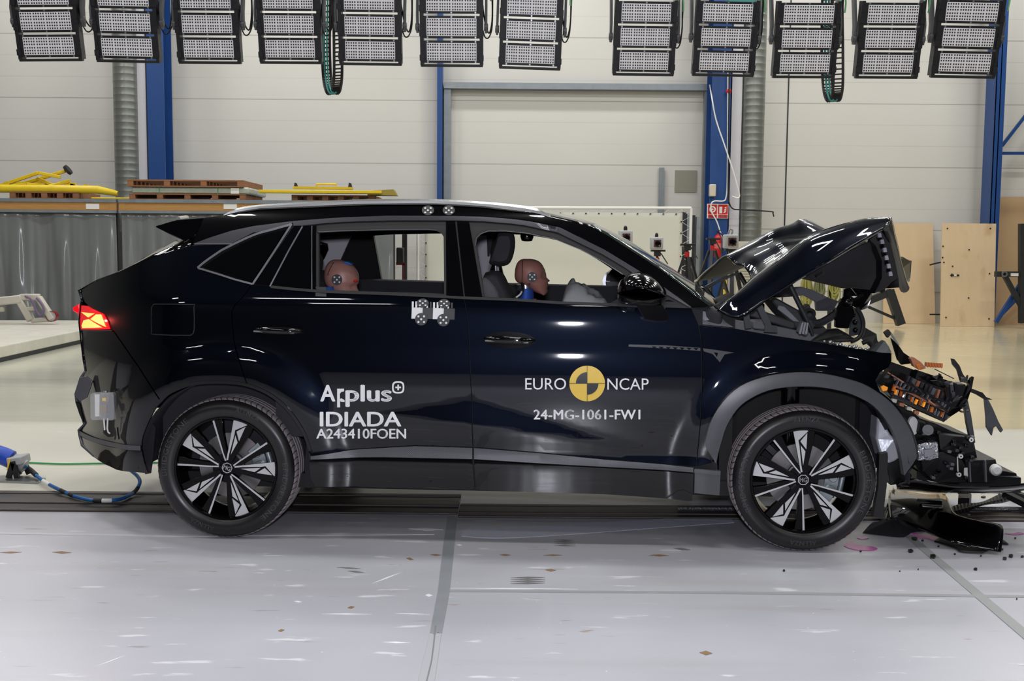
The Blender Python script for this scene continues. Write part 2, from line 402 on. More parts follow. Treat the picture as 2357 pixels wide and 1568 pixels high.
struct(MB().span((W(318, 300, 20.8).x, 20.8, 0), (W(337, 300, 20.8).x, WY, 9)).build('trim_5', 'pilaster', smooth=0))
struct(MB().span((W(1683, 300, 20.7).x, 20.7, 0), (W(1706, 300, 20.7).x, WY, 9)).build('trim_6', 'pilaster', smooth=0))
struct(MB().span((W(1812, 300, WY).x-.012, WY-.012, 0), (W(1812, 300, WY).x+.012, WY, 9)).build('trim_7', 'dark_steel', smooth=0))
def duct(px0, px1, Y, label):
    a, b = W(px0, 350, Y).x, W(px1, 350, Y).x; r = (b-a)/2; o = ((a+b)/2, Y, 0); prof = []
    z = 0.0
    while z < 8.8:
        prof += [(r, z), (r, z+.118), (r+.0009, z+.121), (r+.0009, z+.127)]; z += .13
    tag(MB().lathe(prof, o, (0, 0, 1), 36).build('ventilation_duct', 'duct_metal', smooth=60), label, 'duct')
duct(265, 322, 20.85, 'spiral metal ventilation duct rising behind the wooden pallets')
duct(1706, 1757, 20.75, 'spiral metal ventilation duct rising behind the crumpled bonnet')
# loading door
dr = empty('door_1'); struct(dr); YD = WY-.05
def bx(name, a, b, Y0, Y1, m, par=None, **k):
    A, B = W(a[0], a[1], Y0), W(b[0], b[1], Y0)
    return MB().span((A.x, Y0, A.z), (B.x, Y1, B.z)).build(name, m, par, **k)
A = W(1037, 207, YD); B = W(1622, 213, YD)
MB().span((A.x, YD, 0), (B.x, WY, A.z)).build('door_leaf', 'wall_panel', dr, smooth=0)
fa = W(1022, 300, 21.25).x; fb = W(1038, 300, 21.25).x; fc = W(1619, 300, 21.25).x; fd = W(1637, 300, 21.25).x
zt = W(1300, 207, 21.25).z; zh = W(1300, 193, 21.25).z
MB().span((fa, 21.2, 0), (fb, WY, zh)).build('jamb', 'galvanised', dr, smooth=0)
MB().span((fc, 21.2, 0), (fd, WY, zh)).build('jamb', 'galvanised', dr, smooth=0)
MB().span((fa, 21.15, zt), (fd+.05, WY, zh)).build('lintel', 'galvanised', dr, smooth=0)
bx('cover_plate', (1554, 392), (1603, 443), YD-.02, YD, mat('plate_olive', (146, 144, 130), .6), dr, smooth=0)
bx('stay_bar', (1518, 386), (1526, 560), YD-.08, YD-.02, 'galvanised', dr, smooth=0)
# things fixed to the fire-sign column
YC = 20.58
sg = empty('fire_sign', 'red and white fire alarm and extinguisher sign on the blue column', 'sign')
bx('sign_board', (1628, 469), (1676, 503), YC-.02, YC, 'white_card', sg, smooth=0)
for (x0, x1) in ((1630, 1650), (1653, 1675)):
    bx('red_panel', (x0, 471), (x1, 493), YC-.024, YC-.019, 'red_sign', sg, smooth=0)
    bx('caption_panel', (x0, 494), (x1, 502), YC-.024, YC-.019, 'red_sign', sg, smooth=0)
q = W(1640, 482, YC-.026); s = PX(YC)
MB().lathe([(7.5*s, 0), (7.5*s, .003), (4.5*s, .003), (4.5*s, 0)], q, (0, -1, 0), 24).build('ring_symbol', 'white_card', sg)
MB().cyl(q, q+Vector((0, -.004, 0)), 2.2*s, n=16).build('dot_symbol', 'white_card', sg)
bx('extinguisher_symbol', (1656, 476), (1662, 491), YC-.028, YC-.023, 'white_card', sg, smooth=0)
mb = MB()
for k in range(3): mb.prism([W(1665+k*1.5, 490-k*5, YC-.026), W(1670+k*1.2, 489-k*5, YC-.026), W(1672, 484-k*4, YC-.026), W(1668, 486-k*4.2, YC-.026)], (0, .003, 0))
mb.build('flame_symbol', 'white_card', sg, smooth=0)
def wall_text(body, x0, y0, x1, y1, Y, m, par, name='lettering', bold=.0):
    vs, fs = text_fit(body, bold); A, B = W(x0, y1, Y), W(x1, y0, Y)
    mb = MB(); mb.add([(A.x+(B.x-A.x)*a, Y, A.z+(B.z-A.z)*b) for a, b in vs], fs)
    return mb.build(name, m, par, smooth=0, fix=False)
wall_text('EXTINTOR', 1655, 496, 1673, 500.5, YC-.026, 'white_card', sg, bold=.02)
wall_text('ALARMA', 1632, 496, 1648, 500.5, YC-.026, 'white_card', sg, bold=.01)
fe = empty('fire_extinguisher', 'red fire extinguisher hung on the blue column', 'fire extinguisher')
q = W(1652, 566, YC-.16); s = PX(YC-.16)
MB().lathe([(.001, -26*s), (7.5*s, -26*s), (8.5*s, -23*s), (8.5*s, 18*s), (6*s, 23*s), (2.5*s, 25*s), (2*s, 28*s), (.001, 28*s)], q, (0, 0, 1), 24).build('cylinder', 'red_paint', fe)
MB().cyl(q+Vector((0, 0, 27*s)), q+Vector((0, 0, 33*s)), 2*s).beam(q+Vector((-3*s, 0, 33*s)), q+Vector((7*s, 0, 36*s)), .03, .015).build('valve', 'black_plastic', fe)
MB().tube(smooth_pts([q+Vector((2*s, -.03, 30*s)), q+Vector((10*s, -.05, 22*s)), q+Vector((10.5*s, -.05, 0)), q+Vector((9*s, -.06, -16*s))]), .012).build('hose', 'black_rubber', fe)
MB().lathe([(8.7*s, -6*s), (8.7*s, 6*s)], q, (0, 0, 1), 24).build('label_band', mat('ext_label', (215, 110, 108), .5), fe)
MB().span((q.x-.03, q.y+.05, q.z-.1), (q.x+.03, YC+.02, q.z+.1)).build('wall_bracket', 'black_plastic', fe)
tag(bx('junction_box', (1634, 424), (1648, 452), YC-.1, YC+.02, mat('box_cream', (205, 196, 178), .5), None, bevel=.015), 'cream plastic junction box on the blue column above the fire sign', 'junction box')
al = empty('alarm_beacon', 'small red round alarm beacon high on the white conduit', 'alarm')
q = W(1677, 210, 20.5); MB().ball(q, (.052, .05, .055)).build('dome', 'red_paint', al); MB().cyl(q, q+Vector((0, .12, 0)), .03).build('mount', 'white_plastic', al)
def tube_px(name, pts, Y, r, m, label, cat='cable', k=5, n=8):
    return tag(MB().tube(smooth_pts([W(a, b, Y) if len(t) == 0 else W(a, b, t[0]) for a, b, *t in pts], k), r, n).build(name, m), label, cat)
tube_px('conduit', [(1676, 120), (1675, 300), (1674, 420), (1671, 455), (1664, 463), (1645, 463), (1637, 470), (1638, 488), (1650, 510), (1660, 540), (1668, 560)], 20.48, .013, 'white_plastic', 'white conduit running down the blue column past the fire sign')
tube_px('hanging_cable', [(1634, 196, 21.1), (1638, 222), (1648, 275), (1668, 335), (1688, 395), (1700, 440), (1702, 452), (1697, 456), (1685, 452)], 20.35, .013, 'white_plastic', 'loose white cable hanging from the door lintel to a hook')
tube_px('power_lead', [(1679, 130), (1677, 300), (1676, 440), (1679, 468), (1688, 481), (1710, 483), (1774, 487), (1779, 491), (1781, 499)], 20.44, .012, 'black_rubber', 'black power lead turning out from the column in front of the duct')
tag(bx('cable_duct_box', (1678, -30), (1748, 13), 19.9, 20.2, 'teal', None, smooth=0), 'teal steel box beam end above the ninth floodlight', 'beam')
# ------------------------------------------------------------------ floodlight row
mat('lens_plate', (214, 212, 220), .35)
def lens_material(m):
    g = G(m); v, s = g.coords()
    U = g.math('ADD', g.math('DIVIDE', s[0], .512), .5); V = g.math('ADD', g.math('DIVIDE', s[2], .176), .5)
    gx = g.math('SUBTRACT', g.math('MULTIPLY', g.math('FRACT', g.math('MULTIPLY', U, 4.0)), 5.3), .15)
    gz = g.math('SUBTRACT', g.math('MULTIPLY', g.math('FRACT', g.math('MULTIPLY', V, 2.0)), 3.2), .1)
    def cell(t, n):
        a = g.math('LESS_THAN', g.math('ABSOLUTE', g.math('SUBTRACT', g.math('FRACT', t), .5)), .29)
        b = g.math('MULTIPLY', g.math('GREATER_THAN', t, 0.0), g.math('LESS_THAN', t, n))
        return g.math('MULTIPLY', a, b)
    g.l(g.mix(g.math('MULTIPLY', cell(gx, 5.0), cell(gz, 3.0)), s2l((222, 220, 228)), s2l((40, 42, 40))), g.b.inputs['Base Color'])
lens_material(MATS['lens_plate'])
def make_floodlight():
    t = empty('floodlight', 'x', 'floodlight', group='LED floodlights hanging in a row above the car')
    for k in (1, 0, -1):
        z = k*.243
        m = empty('lamp_module', parent=t); m.location = (0, 0, z)
        mb = MB(); mb.span((-.2875, 0, -.111), (.2875, .055, .111))
        for i in range(9): mb.span((-.27+i*.065, .055, -.1), (-.262+i*.065, .11, .1))
        MB().span((-.256, -.007, -.088), (.256, .001, .088)).build('lens', 'lens_plate', m, bevel=.006)
        mb.cur = 1
        for sx in (-.245, 0, .245):
            for sz in (-.1, .1): mb.cyl((sx, .0, sz), (sx, -.008, sz), .009, n=10)
        mb.build('housing', ['lamp_housing', 'steel'], m, smooth=0)
    for sx in (-1, 1):
        mb = MB(); x = sx*.305
        mb.span((x-.018, -.005, -.375), (x+.018, .1, .37))
        for k in (1, 0, -1): mb.cyl((x, -.012, k*.243+.03), (x, 0, k*.243+.03), .016, n=10); mb.span((x-.024, -.014, k*.243-.09), (x+.024, .0, k*.243-.03))
        mb.build('side_bracket', 'lamp_housing', t, smooth=0)
    MB().span((-.32, -.005, -.395), (.32, .06, -.368)).build('cross_bar', 'lamp_housing', t, bevel=.006)
    for sx in (-1, 1):
        x = sx*.352; mb = MB()
        mb.prism([(x-.012, .03, -.06), (x-.012, .10, -.06), (x-.012, .13, .12), (x-.012, .3, .5), (x-.012, .3, .85), (x-.012, .2, .85), (x-.012, .18, .5), (x-.012, .03, .14)], (.024, 0, 0))
        mb.cyl((x-.02, .065, 0), (x+.02, .065, 0), .04)
        mb.build('yoke_arm', 'bracket_grey', t, smooth=30, bevel=.006)
    MB().span((-.365, .2, .83), (.365, .3, .9)).build('yoke_bridge', 'bracket_grey', t, bevel=.01)
    mb = MB()
    mb.tube(smooth_pts([(.3, .1, .32), (.34, .12, .05), (.38, .18, -.06), (.41, .2, .06), (.41, .26, .3), (.39, .25, .8)]), .008)
    mb.tube(smooth_pts([(.3, .1, .05), (.34, .14, -.1), (.39, .18, -.08), (.415, .24, .1), (.41, .28, .8)]), .007)
    mb.build('power_cable', 'black_rubber', t)
    MB().tube(smooth_pts([(.33, .1, .36), (.36, .05, .42), (.39, .08, .36), (.4, .12, .26)]), .009).build('earth_cable', 'light_green', t)
    return t
YF = 11.0
FL = [(44, 142, 190, 141), (222, 143, 368, 146), (411, 147, 555, 148), (598, 147, 741, 148), (781, 150, 925, 152), (968, 154, 1112, 155), (1148, 158, 1290, 163),
      (1410, 174, 1551, 176), (1593, 175, 1735, 178), (1778, 180, 1921, 181), (1968, 181, 2112, 182), (2142, 179, 2290, 182)]
FLAB = ['first LED floodlight from the left in the overhead row', 'second LED floodlight from the left, in front of the blue column', 'third LED floodlight from the left in the overhead row',
        'LED floodlight left beside the first hanging cable chain', 'LED floodlight right beside the first hanging cable chain', 'sixth LED floodlight from the left, over the slim blue column',
        'tilted LED floodlight last before the wide gap in the row', 'LED floodlight first after the wide gap in the row', 'LED floodlight hanging over the fire-sign column',
        'LED floodlight in front of the second cable chain', 'second LED floodlight from the right end of the row', 'LED floodlight at the right end over the braced column']
TILT = radians(12)
proto = make_floodlight()
for i, (x0, y0, x1, y1) in enumerate(FL):
    o = proto if i == 0 else copy_tree(proto)
    a, b = W(x0, y0, YF), W(x1, y1, YF); c = (a+b)/2; s = (b-a).length/.645
    ry = atan2(-(b.z-a.z), b.x-a.x)
    M = Matrix.Rotation(ry, 4, 'Y') @ Matrix.Rotation(TILT, 4, 'X')
    M = Matrix.Translation(c) @ M @ Matrix.Scale(s, 4) @ Matrix.Translation((0, 0, .395))
    o.matrix_world = M; o['label'] = FLAB[i]
struct(MB().span((-7, 11.0, 4.72), (7.5, 11.35, 4.95)).build('light_gantry', 'dark_steel', smooth=0))
def chain(xa, xb, yb, label):
    t = empty('cable_chain', label, 'cable chain', group='cable chains hanging between the floodlights'); Y0, Y1 = 12.05, 11.8
    n = 64; path = []
    ctr = smooth_pts([W(xa+14, -160, Y0), W(xa+12, -60, Y0), W(xa+10, 40, Y0), W(xa+9, 110, Y0), W(xa+12, yb-45, Y0), W(xa+18, yb-14, Y0*.6+Y1*.4), W((xa+xb)/2+2, yb-6, (Y0+Y1)/2), W(xb-15, yb-15, Y0*.4+Y1*.6), W(xb-11, yb-48, Y1), W(xb-11, 110, Y1), W(xb-12, 40, Y1), W(xb-13, -60, Y1), W(xb-14, -160, Y1)], 7)
    wd = Vector((.9, -.38, 0)).normalized()*.05; side = MB(); rung = side
    for s in (-1, 1):
        pts = [p+wd*s for p in ctr]
        for a, b in zip(pts[:-1], pts[1:]): side.beam(a, b+(b-a)*.05, .012, .028, wd)
    for i in range(0, len(ctr)-1): rung.beam(ctr[i]-wd, ctr[i]+wd, .02, .014)
    side.build('chain_links', 'black_plastic', t, smooth=0)
    h = len(ctr)//2+6
    for k in (-.018, .016): MB().tube([p+wd.normalized()*k+Vector((0, -.012, 0)) for p in ctr[:h]], .011, 6).build('inner_cable', 'teal', t)
chain(741, 789, 222, 'black cable chain loop hanging between fourth and fifth floodlights')
chain(1893, 1940, 239, 'black cable chain loop hanging beside the tenth floodlight')
# ================================================================== storage on the left
YS = 18.0; SP = PX(YS)
def curtain_unit(px0, px1, label, sticker, depth=2.2):
    t = empty('curtained_rack', label, 'rack', group='grey curtained racks along the wall')
    a, b = W(px0, 480, YS), W(px1, 480, YS); X0, X1 = a.x, b.x
    zt, zw0, zw1, zr = W(200, 458, YS).z, W(200, 466, YS).z, W(200, 484, YS).z, W(200, 490, YS).z
    mb = MB(); mb.span((X0, YS-.06, zw0), (X1, YS+depth, zt)); mb.build('top_plate', 'galvanised', t, smooth=0)
    MB().span((X0, YS-.04, zw1), (X1, YS+.03, zw0)).build('wooden_beam', 'wood', t, smooth=0)
    mb = MB(); mb.span((X0, YS-.05, zr), (X1, YS+.03, zw1)); mb.build('curtain_rail', 'galvanised', t, smooth=0)
    for x in (X0+.06, X1-.06):
        mb = MB(); mb.span((x-.05, YS-.045, zw1), (x+.05, YS+.03, zw0)); mb.build('end_block', 'wood', t, smooth=0)
        for y in (YS+.1, YS+depth-.1): MB().span((x-.04, y-.04, 0), (x+.04, y+.04, zw1)).build('post', 'dark_steel', t, smooth=0)
    n = int((X1-X0)/.02); m = 26; vs = []; ph = R.random()*6
    for j in range(m+1):
        z = zr*(1-j/m)+.03*(j/m)
        for i in range(n+1):
            x = X0+.03+(X1-X0-.06)*i/n; f = .35+.65*min(1, j/m*1.6)
            y = .10*mnoise.noise((x*2.6, z*.3, ph))+.06*mnoise.noise((x*6.5, z*.45, ph+3))+.02*mnoise.noise((x*13, z*.6, ph+5))
            y -= .025*max(0, 1-j/3.0)*abs(sin(x*5.2))
            vs.append((x, YS+y*f, z))
    fs = [(j*(n+1)+i, j*(n+1)+i+1, (j+1)*(n+1)+i+1, (j+1)*(n+1)+i) for j in range(m) for i in range(n)]
    c = MB().add(vs, fs).build('curtain', 'curtain', t, smooth=180)
    md = c.modifiers.new('t', 'SOLIDIFY'); md.thickness = .004
    st = W(sticker, 475, YS-.045); mb = MB().span((st.x-.11, YS-.046, st.z-.045), (st.x+.11, YS-.039, st.z+.045)); mb.build('label_plate', 'white_card', t, smooth=0)
    return t
curtain_unit(-95, 270, 'grey PVC curtained rack at the far left under the yellow frames', 213)
curtain_unit(275, 910, 'grey PVC curtained rack under the wrapped pallet stack, partly behind the car', 530)
ZT = W(200, 458, YS).z
def pallet(x0, x1, y0, y1, z0, z1, label, n=3, group='wooden pallets on top of the racks'):
    t = empty('wooden_pallet', label, 'pallet', group=group); h = z1-z0
    mb = MB(); nb = 7; w = (y1-y0)/(nb*1.25)
    for i in range(nb):
        y = y0+(y1-y0-w)*i/(nb-1); mb.span((x0, y, z1-.18*h), (x1, y+w, z1))
    mb.build('deck_boards', 'pallet_wood', t, smooth=0)
    for i in range(n+1):
        x = x0+(x1-x0-.1)*i/n
        MB().span((x, y0+.005, z0+.12*h), (x+.1, y1-.005, z1-.18*h)).build('bearer', 'pallet_wood', t, smooth=0)
    mb = MB()
    for i in (0, 3, 6):
        y = y0+(y1-y0-w)*i/6; mb.span((x0, y, z0), (x1, y+w, z0+.14*h))
    mb.build('bottom_boards', 'pallet_wood', t, smooth=0)
    return t
x_ = lambda px: W(px, 440, YS).x
z_ = lambda py, px=300: W(px, py, YS).z
pallet(x_(296), x_(564), YS+.02, YS+1.25, ZT, z_(446, 430), 'bottom pallet of the wrapped stack on the second rack', 4)
ws = empty('wrapped_load', 'flat film-wrapped load between two pallets on the second rack', 'load')
MB().span((x_(300), YS+.04, z_(446, 430)), (x_(572), YS+1.3, z_(430, 430))).build('load_body', 'stretch_wrap', ws, bevel=.03)
for px in (365, 500): MB().span((x_(px)-.006, YS+.033, z_(446, 430)), (x_(px)+.006, YS+.045, z_(430, 430))).build('strap', 'green_cable', ws, smooth=0)
MB().span((x_(530), YS+.03, z_(445, 430)), (x_(549), YS+.036, z_(432, 430))).build('paper_label', 'white_card', ws, smooth=0)
pallet(x_(293), x_(560), YS, YS+1.4, z_(430, 430), z_(414, 430), 'top pallet lying over the film-wrapped load on the second rack', 3)
pallet(x_(18), x_(178), YS+.05, YS+1.0, ZT, z_(441, 100), 'pallet under the yellow frames on the left-hand rack', 4)
pallet(x_(668), x_(860), YS+.1, YS+1.1, ZT, ZT+.1, 'dark pallet under the flat yellow beams above the car roof', 5)
yf = empty('yellow_trestle', 'bent yellow tubular frame heaped on the left-hand pallet', 'frame')
def ybars(name, lst, w, par, Y):
    for (ax, ay, bx_, by, *d) in lst:
        MB().beam(W(ax, ay, Y+(d[0] if d else 0)), W(bx_, by, Y+(d[1] if len(d) > 1 else (d[0] if d else 0))), w, w).build(name, 'yellow_paint', par, bevel=.008)
ybars('bar', [(0, 428, 88, 398, .3), (88, 398, 140, 408, .3, .4), (0, 434, 60, 424, .2), (30, 430, 150, 394, .5), (60, 424, 120, 428, .2, .5), (85, 410, 135, 432, .4), (110, 430, 160, 416, .2, .6), (120, 434, 175, 424, .6), (10, 425, 100, 418, .7), (150, 418, 185, 434, .6)], .055, yf, YS+.15)
q = W(155, 392, YS+.65); MB().cyl(q+Vector((-.01, 0, -.01)), q+Vector((.03, 0, .02)), .09, n=20).build('end_plate', 'dark_steel', yf)
for (px, py) in ((14, 424), (155, 428), (196, 430)): MB().prism([W(px-6, py+8, YS+.3), W(px-5, py-5, YS+.3), W(px+5, py-6, YS+.3), W(px+7, py+9, YS+.3)], (0, .02, 0)).build('gusset', 'yellow_paint', yf, smooth=0)
tag(MB().tube([W(-40, 434, YS+.1), W(120, 435, YS+.1), W(225, 437, YS+.1), W(262, 444, YS+.12), W(271, 446, YS+.12)], .068, 14, rs=[.068, .068, .068, .05, .04]).build('yellow_pipe', 'yellow_paint'), 'long yellow pipe lying across the left-hand pallet', 'pipe')
tag(MB().span((x_(182), YS+.5, ZT), (x_(298), YS+.6, max(ZT+.05, z_(451, 200)))).build('yellow_beam', 'yellow_paint', bevel=.01), 'short flat yellow beam between the yellow pipe and the wrapped stack', 'beam')
yb = empty('yellow_rail', 'flat yellow barrier rails stacked on the dark pallet above the car roof', 'barrier')
q0, q1 = W(600, 444, YS), W(890, 444, YS)
for dy, zz in ((.1, 0), (.55, .0)):
    MB().beam(W(598, 441, YS+dy), W(880, 443, YS+dy), .2, .05).build('rail', 'yellow_paint', yb, bevel=.008)
MB().prism([W(850, 439, YS+.05), W(905, 436, YS+.05), W(913, 450, YS+.05), W(845, 449, YS+.05)], (0, .3, 0)).build('end_plate', mat('yellow_dull', (150, 132, 50), .5), yb, smooth=0)
MB().beam(W(676, 432, YS+.4), W(812, 434, YS+.4), .12, .04).build('upper_rail', 'yellow_paint', yb, smooth=0)
MB().tube([W(728, 432, YS+.4), W(728, 424, YS+.4), W(774, 424, YS+.4), W(774, 432, YS+.4)], .018).build('handle', 'yellow_paint', yb)
for px in (680, 805): MB().prism([W(px-4, 432, YS+.35), W(px-2, 420, YS+.35), W(px+3, 422, YS+.35), W(px+6, 432, YS+.35)], (0, .03, 0)).build('stop', 'dark_steel', yb, smooth=0)
# low white platform with a towing frame
zp = .19
pl = empty('low_platform', 'low white platform on the floor in front of the left-hand rack', 'platform')
ft = [F(-160, 830, zp), F(250, 748, zp), F(250, 737.5, zp), F(-160, 737, zp)]
MB().prism(ft, (0, 0, -.14)).build('deck', 'dirty_white', pl, smooth=0, bevel=.01)
MB().prism([Vector((v.x*1.0+.0, v.y+(.25 if i < 2 else -.1), .05)) for i, v in enumerate(ft)], (0, 0, -.05)).build('base', 'dark_steel', pl, smooth=0)
tw = empty('towing_trolley', 'white towing frame with a small wheel standing on the platform', 'tow frame'); YT = 16.6
zz = lambda px, py: W(px, py, YT)
for (a, b, w) in (((-60, 700), (52, 688), .13), ((46, 684), (92, 684), .1), ((45, 690), (72, 738), .11), ((88, 684), (122, 736), .1), ((72, 738), (122, 735), .07), ((60, 712), (80, 710), .07), ((-60, 712), (10, 712), .08)):
    MB().beam(zz(*a), zz(*b), w, w).build('frame_bar', 'dirty_white', tw, bevel=.02)
q = zz(120, 728); MB().cyl(q+Vector((0, -.04, 0)), q+Vector((0, .04, 0)), .075, n=24).build('wheel', 'grey_box', tw); MB().lathe([(.075, -.045), (.085, -.045), (.085, .045), (.075, .045)], q, (0, 1, 0), 24).build('tyre', 'dark_red', tw)
MB().tube(smooth_pts([W(58, 682, YT-.07), W(72, 690, YT-.09), W(82, 712, YT-.09), (W(92, 726, YT-.09)), W(101, 716, YT-.09), W(96, 700, YT-.08), W(84, 686, YT-.07)]), .018).build('strap', mat('purple_strap', (120, 98, 130), .6), tw)
# things along the loading door
YQ = 19.6
sc = empty('canvas_screen', 'large white laced canvas screen on a tube frame behind the car', 'screen')
ca, cb = W(978, 486, YQ), W(1571, 490, YQ)
n, m = 60, 24; vs = []
for j in range(m+1):
    for i in range(n+1):
        x = ca.x+(cb.x-ca.x)*i/n; z = ca.z*(1-j/m)+.12*(j/m); vs.append((x, YQ+.012*mnoise.noise((x*1.2, z*1.2, 2)), z))
o = MB().add(vs, [(j*(n+1)+i, j*(n+1)+i+1, (j+1)*(n+1)+i+1, (j+1)*(n+1)+i) for j in range(m) for i in range(n)]).build('canvas_sheet', 'canvas', sc, smooth=180)
md = o.modifiers.new('t', 'SOLIDIFY'); md.thickness = .003
fl_, fr_ = W(962, 478, YQ), W(1591, 479, YQ); r = .026
mb = MB(); mb.tube([(fl_.x, YQ, .03), (fl_.x, YQ, fl_.z), ], r, 10); mb.tube([(fl_.x-.0, YQ, fl_.z), (fr_.x, YQ, fr_.z)], r, 10); mb.tube([(fr_.x, YQ, fr_.z), (fr_.x, YQ, .03)], r, 10); mb.tube([(fl_.x, YQ, .06), (fr_.x, YQ, .06)], r, 10)
mb.tube([(fl_.x, YQ-.5, .025), (fl_.x, YQ+.5, .025)], r, 10); mb.tube([(fr_.x, YQ-.5, .025), (fr_.x, YQ+.5, .025)], r, 10)
mb.build('tube_frame', 'white_tube', sc)
lace = MB(); eye = MB()
for k in range(20):
    x = ca.x+(cb.x-ca.x)*(k+.5)/20; q = Vector((x, YQ-.008, ca.z-.02)); eye.cyl(q, q+Vector((0, -.01, 0)), .014, n=10)
    lace.tube([q, Vector((x+.12, YQ-.005, fl_.z+.02))], .004, 5)
for e, fx in ((ca.x+.02, fl_.x), (cb.x-.02, fr_.x)):
    for k in range(9):
        z = .25+k*.21; q = Vector((e, YQ-.008, z)); eye.cyl(q, q+Vector((0, -.01, 0)), .014, n=10)
        lace.tube([q, Vector((fx, YQ-.01, z+.1)), Vector((e, YQ-.008, z+.21))], .004, 5)
lace.build('lacing', 'white_tube', sc); eye.build('eyelets', 'dark_steel', sc)
ap = empty('profile_stack', 'upright aluminium profiles stacked beside the white screen', 'profiles')
for i, (a, b) in enumerate(((1573, 1580), (1582, 1587), (1594, 1601), (1604, 1611))):
    A, B = W(a, 488, 20.6), W(b, 488, 20.6); MB().span((A.x, 20.6, 0), (B.x, 20.75, A.z-i*.03)).build('profile', 'galvanised' if i % 2 else 'dark_steel', ap, smooth=0)
rk = empty('red_trolley', 'red trolley with black gear seen through the rear door window', 'trolley'); YR = 19.0
for a, b in (((912, 607), (932, 607)), ((931, 607), (931, 690)), ((913, 680), (932, 680))):
    MB().beam(W(*a, YR), W(*b, YR), .05, .05).build('frame_bar', 'dark_red', rk, smooth=0)
for px in (913, 931): MB().beam(W(px, 690, YR+.3), Vector((W(px, 690, YR).x, YR+.3, 0)), .05, .05).build('leg', 'dark_red', rk, smooth=0)
bx('tool_case', (912, 570), (928, 606), YR-.1, YR+.25, 'black_plastic', rk, bevel=.02)
tag(MB().span((W(930.5, 560, 18.8).x, 18.8, 0), (W(936.5, 560, 18.8).x, 18.87, W(933, 500, 18.8).z)).build('slotted_post', 'black_plastic', smooth=0), 'black slotted upright post beside the red trolley', 'post')
# high-speed cameras and tripods
def hs_camera(px, py, Y, w, label, ant=True):
    t = empty('high_speed_camera', label, 'camera', group='boxed high-speed cameras'); s = PX(Y); q = W(px, py, Y); k = w*s/2
    MB().span((q.x-k, Y, q.z-k), (q.x+k, Y+2*k, q.z+k)).build('case', 'grey_box', t, bevel=.02)
    MB().span((q.x-.55*k, Y-.006, q.z-.62*k), (q.x+.62*k, Y+.01, q.z+.55*k)).build('window', 'black_plastic', t, bevel=.01)
    MB().lathe([(.52*k, -.008), (.6*k, -.012), (.6*k, -.02), (.5*k, -.02)], q+Vector((.03*k, 0, -.05*k)), (0, 1, 0), 28).build('red_ring', mat('ring_red', (120, 50, 55), .4) if 'ring_red' not in MATS else 'ring_red', t)
    MB().lathe([(.001, -.05), (.3*k, -.05), (.42*k, -.06), (.45*k, 0)], q+Vector((.1*k, 0, -.05*k)), (0, 1, 0), 28).build('lens', 'black_gloss', t)
    if ant: MB().cyl(q+Vector((0, k, k)), q+Vector((0, k, 1.4*k)), .28*k, n=14).ball(q+Vector((0, k, 1.45*k)), .26*k, 12, 8).build('knob', 'black_plastic', t)
    return q, k
def tripod(px, py, Y, label, spread=.42, legs=(0.4, 2.5, 4.6), head=True, zh=None):
    t = empty('tripod', label, 'tripod', group='black camera tripods'); q = W(px, py, Y); zc = q.z-.12
    mb = MB()
    if head: mb.span((q.x-.1, Y-.05, q.z-.03), (q.x+.12, Y+.05, q.z)); mb.span((q.x-.05, Y-.04, q.z-.1), (q.x+.05, Y+.04, q.z-.03)); mb.tube([(q.x+.06, Y, q.z-.06), (q.x+.2, Y+.25, q.z-.22)], .01)
    mb.build('pan_head', 'black_plastic', t, bevel=.006)
    MB().cyl((q.x, Y, zc), (q.x, Y, zc-.08), .035).build('collar', 'red_paint', t)
    MB().cyl((q.x, Y, q.z-.03), (q.x, Y, q.z*.35), .02).build('column', 'black_plastic', t)
    for a in legs:
        e = Vector((q.x+spread*cos(a), Y+spread*sin(a), .01)); top = Vector((q.x+.05*cos(a), Y+.05*sin(a), zc-.08)); m = top.lerp(e, .5)
        lg = MB().beam(top, m, .05, .035).beam(m, e, .03, .024).build('leg', 'black_plastic', t, smooth=0)
        MB().cyl(e+Vector((0, 0, -.01)), e+Vector((0, 0, .03)), .022).build('rubber_foot', 'black_rubber', lg)
q, k = hs_camera(1441, 546, 16.5, 31, 'grey boxed high-speed camera above the windscreen edge'); tripod(1441, 562, 16.6, 'black tripod under the camera above the windscreen edge')
q, k = hs_camera(1513, 560, 16.5, 28, 'grey boxed high-speed camera just left of the black tripod'); tripod(1513, 575, 16.6, 'black tripod under the camera left of the free tripod')
tripod(1582, 561, 16.0, 'black tripod with no camera in front of the aluminium profiles', .46, (.15, 3.0, 4.9))
q, k = hs_camera(1685, 556, 15.2, 32, 'grey boxed high-speed camera between fire extinguisher and duct', False)
MB().tube(smooth_pts([q+Vector((-.03, .15, k)), q+Vector((.0, .16, k+.08)), q+Vector((.04, .18, k+.05)), q+Vector((.03, .2, k))]), .012).build('carry_handle', 'steel', [o for o in bpy.data.objects if o.name.startswith('high_speed_camera')][-1])
tripod(1685, 573, 15.3, 'black tripod under the camera near the fire extinguisher', .4)
tripod(1640, 548, 17.4, 'black tripod with taped leg in front of the fire extinguisher', .55, (.3, 3.3, 4.4))
au = empty('air_unit', 'cream louvred air unit behind the gap of the crumpled bonnet', 'air unit')
A, B = W(1697, 556, 19.5), W(1730, 690, 19.5)
MB().span((A.x, 19.5, 0), (B.x, 19.9, A.z)).build('cabinet', mat('unit_cream', (196, 192, 178), .5), au, bevel=.015)
mb = MB()
for i in range(22): mb.span((A.x+.03, 19.48, .35+i*.05), (B.x-.03, 19.505, .37+i*.05))
mb.build('louvre_grille', 'unit_cream', au, smooth=0)
tag(tr_ := empty('hazard_post', 'black and yellow striped post behind the bonnet gap', 'post'))
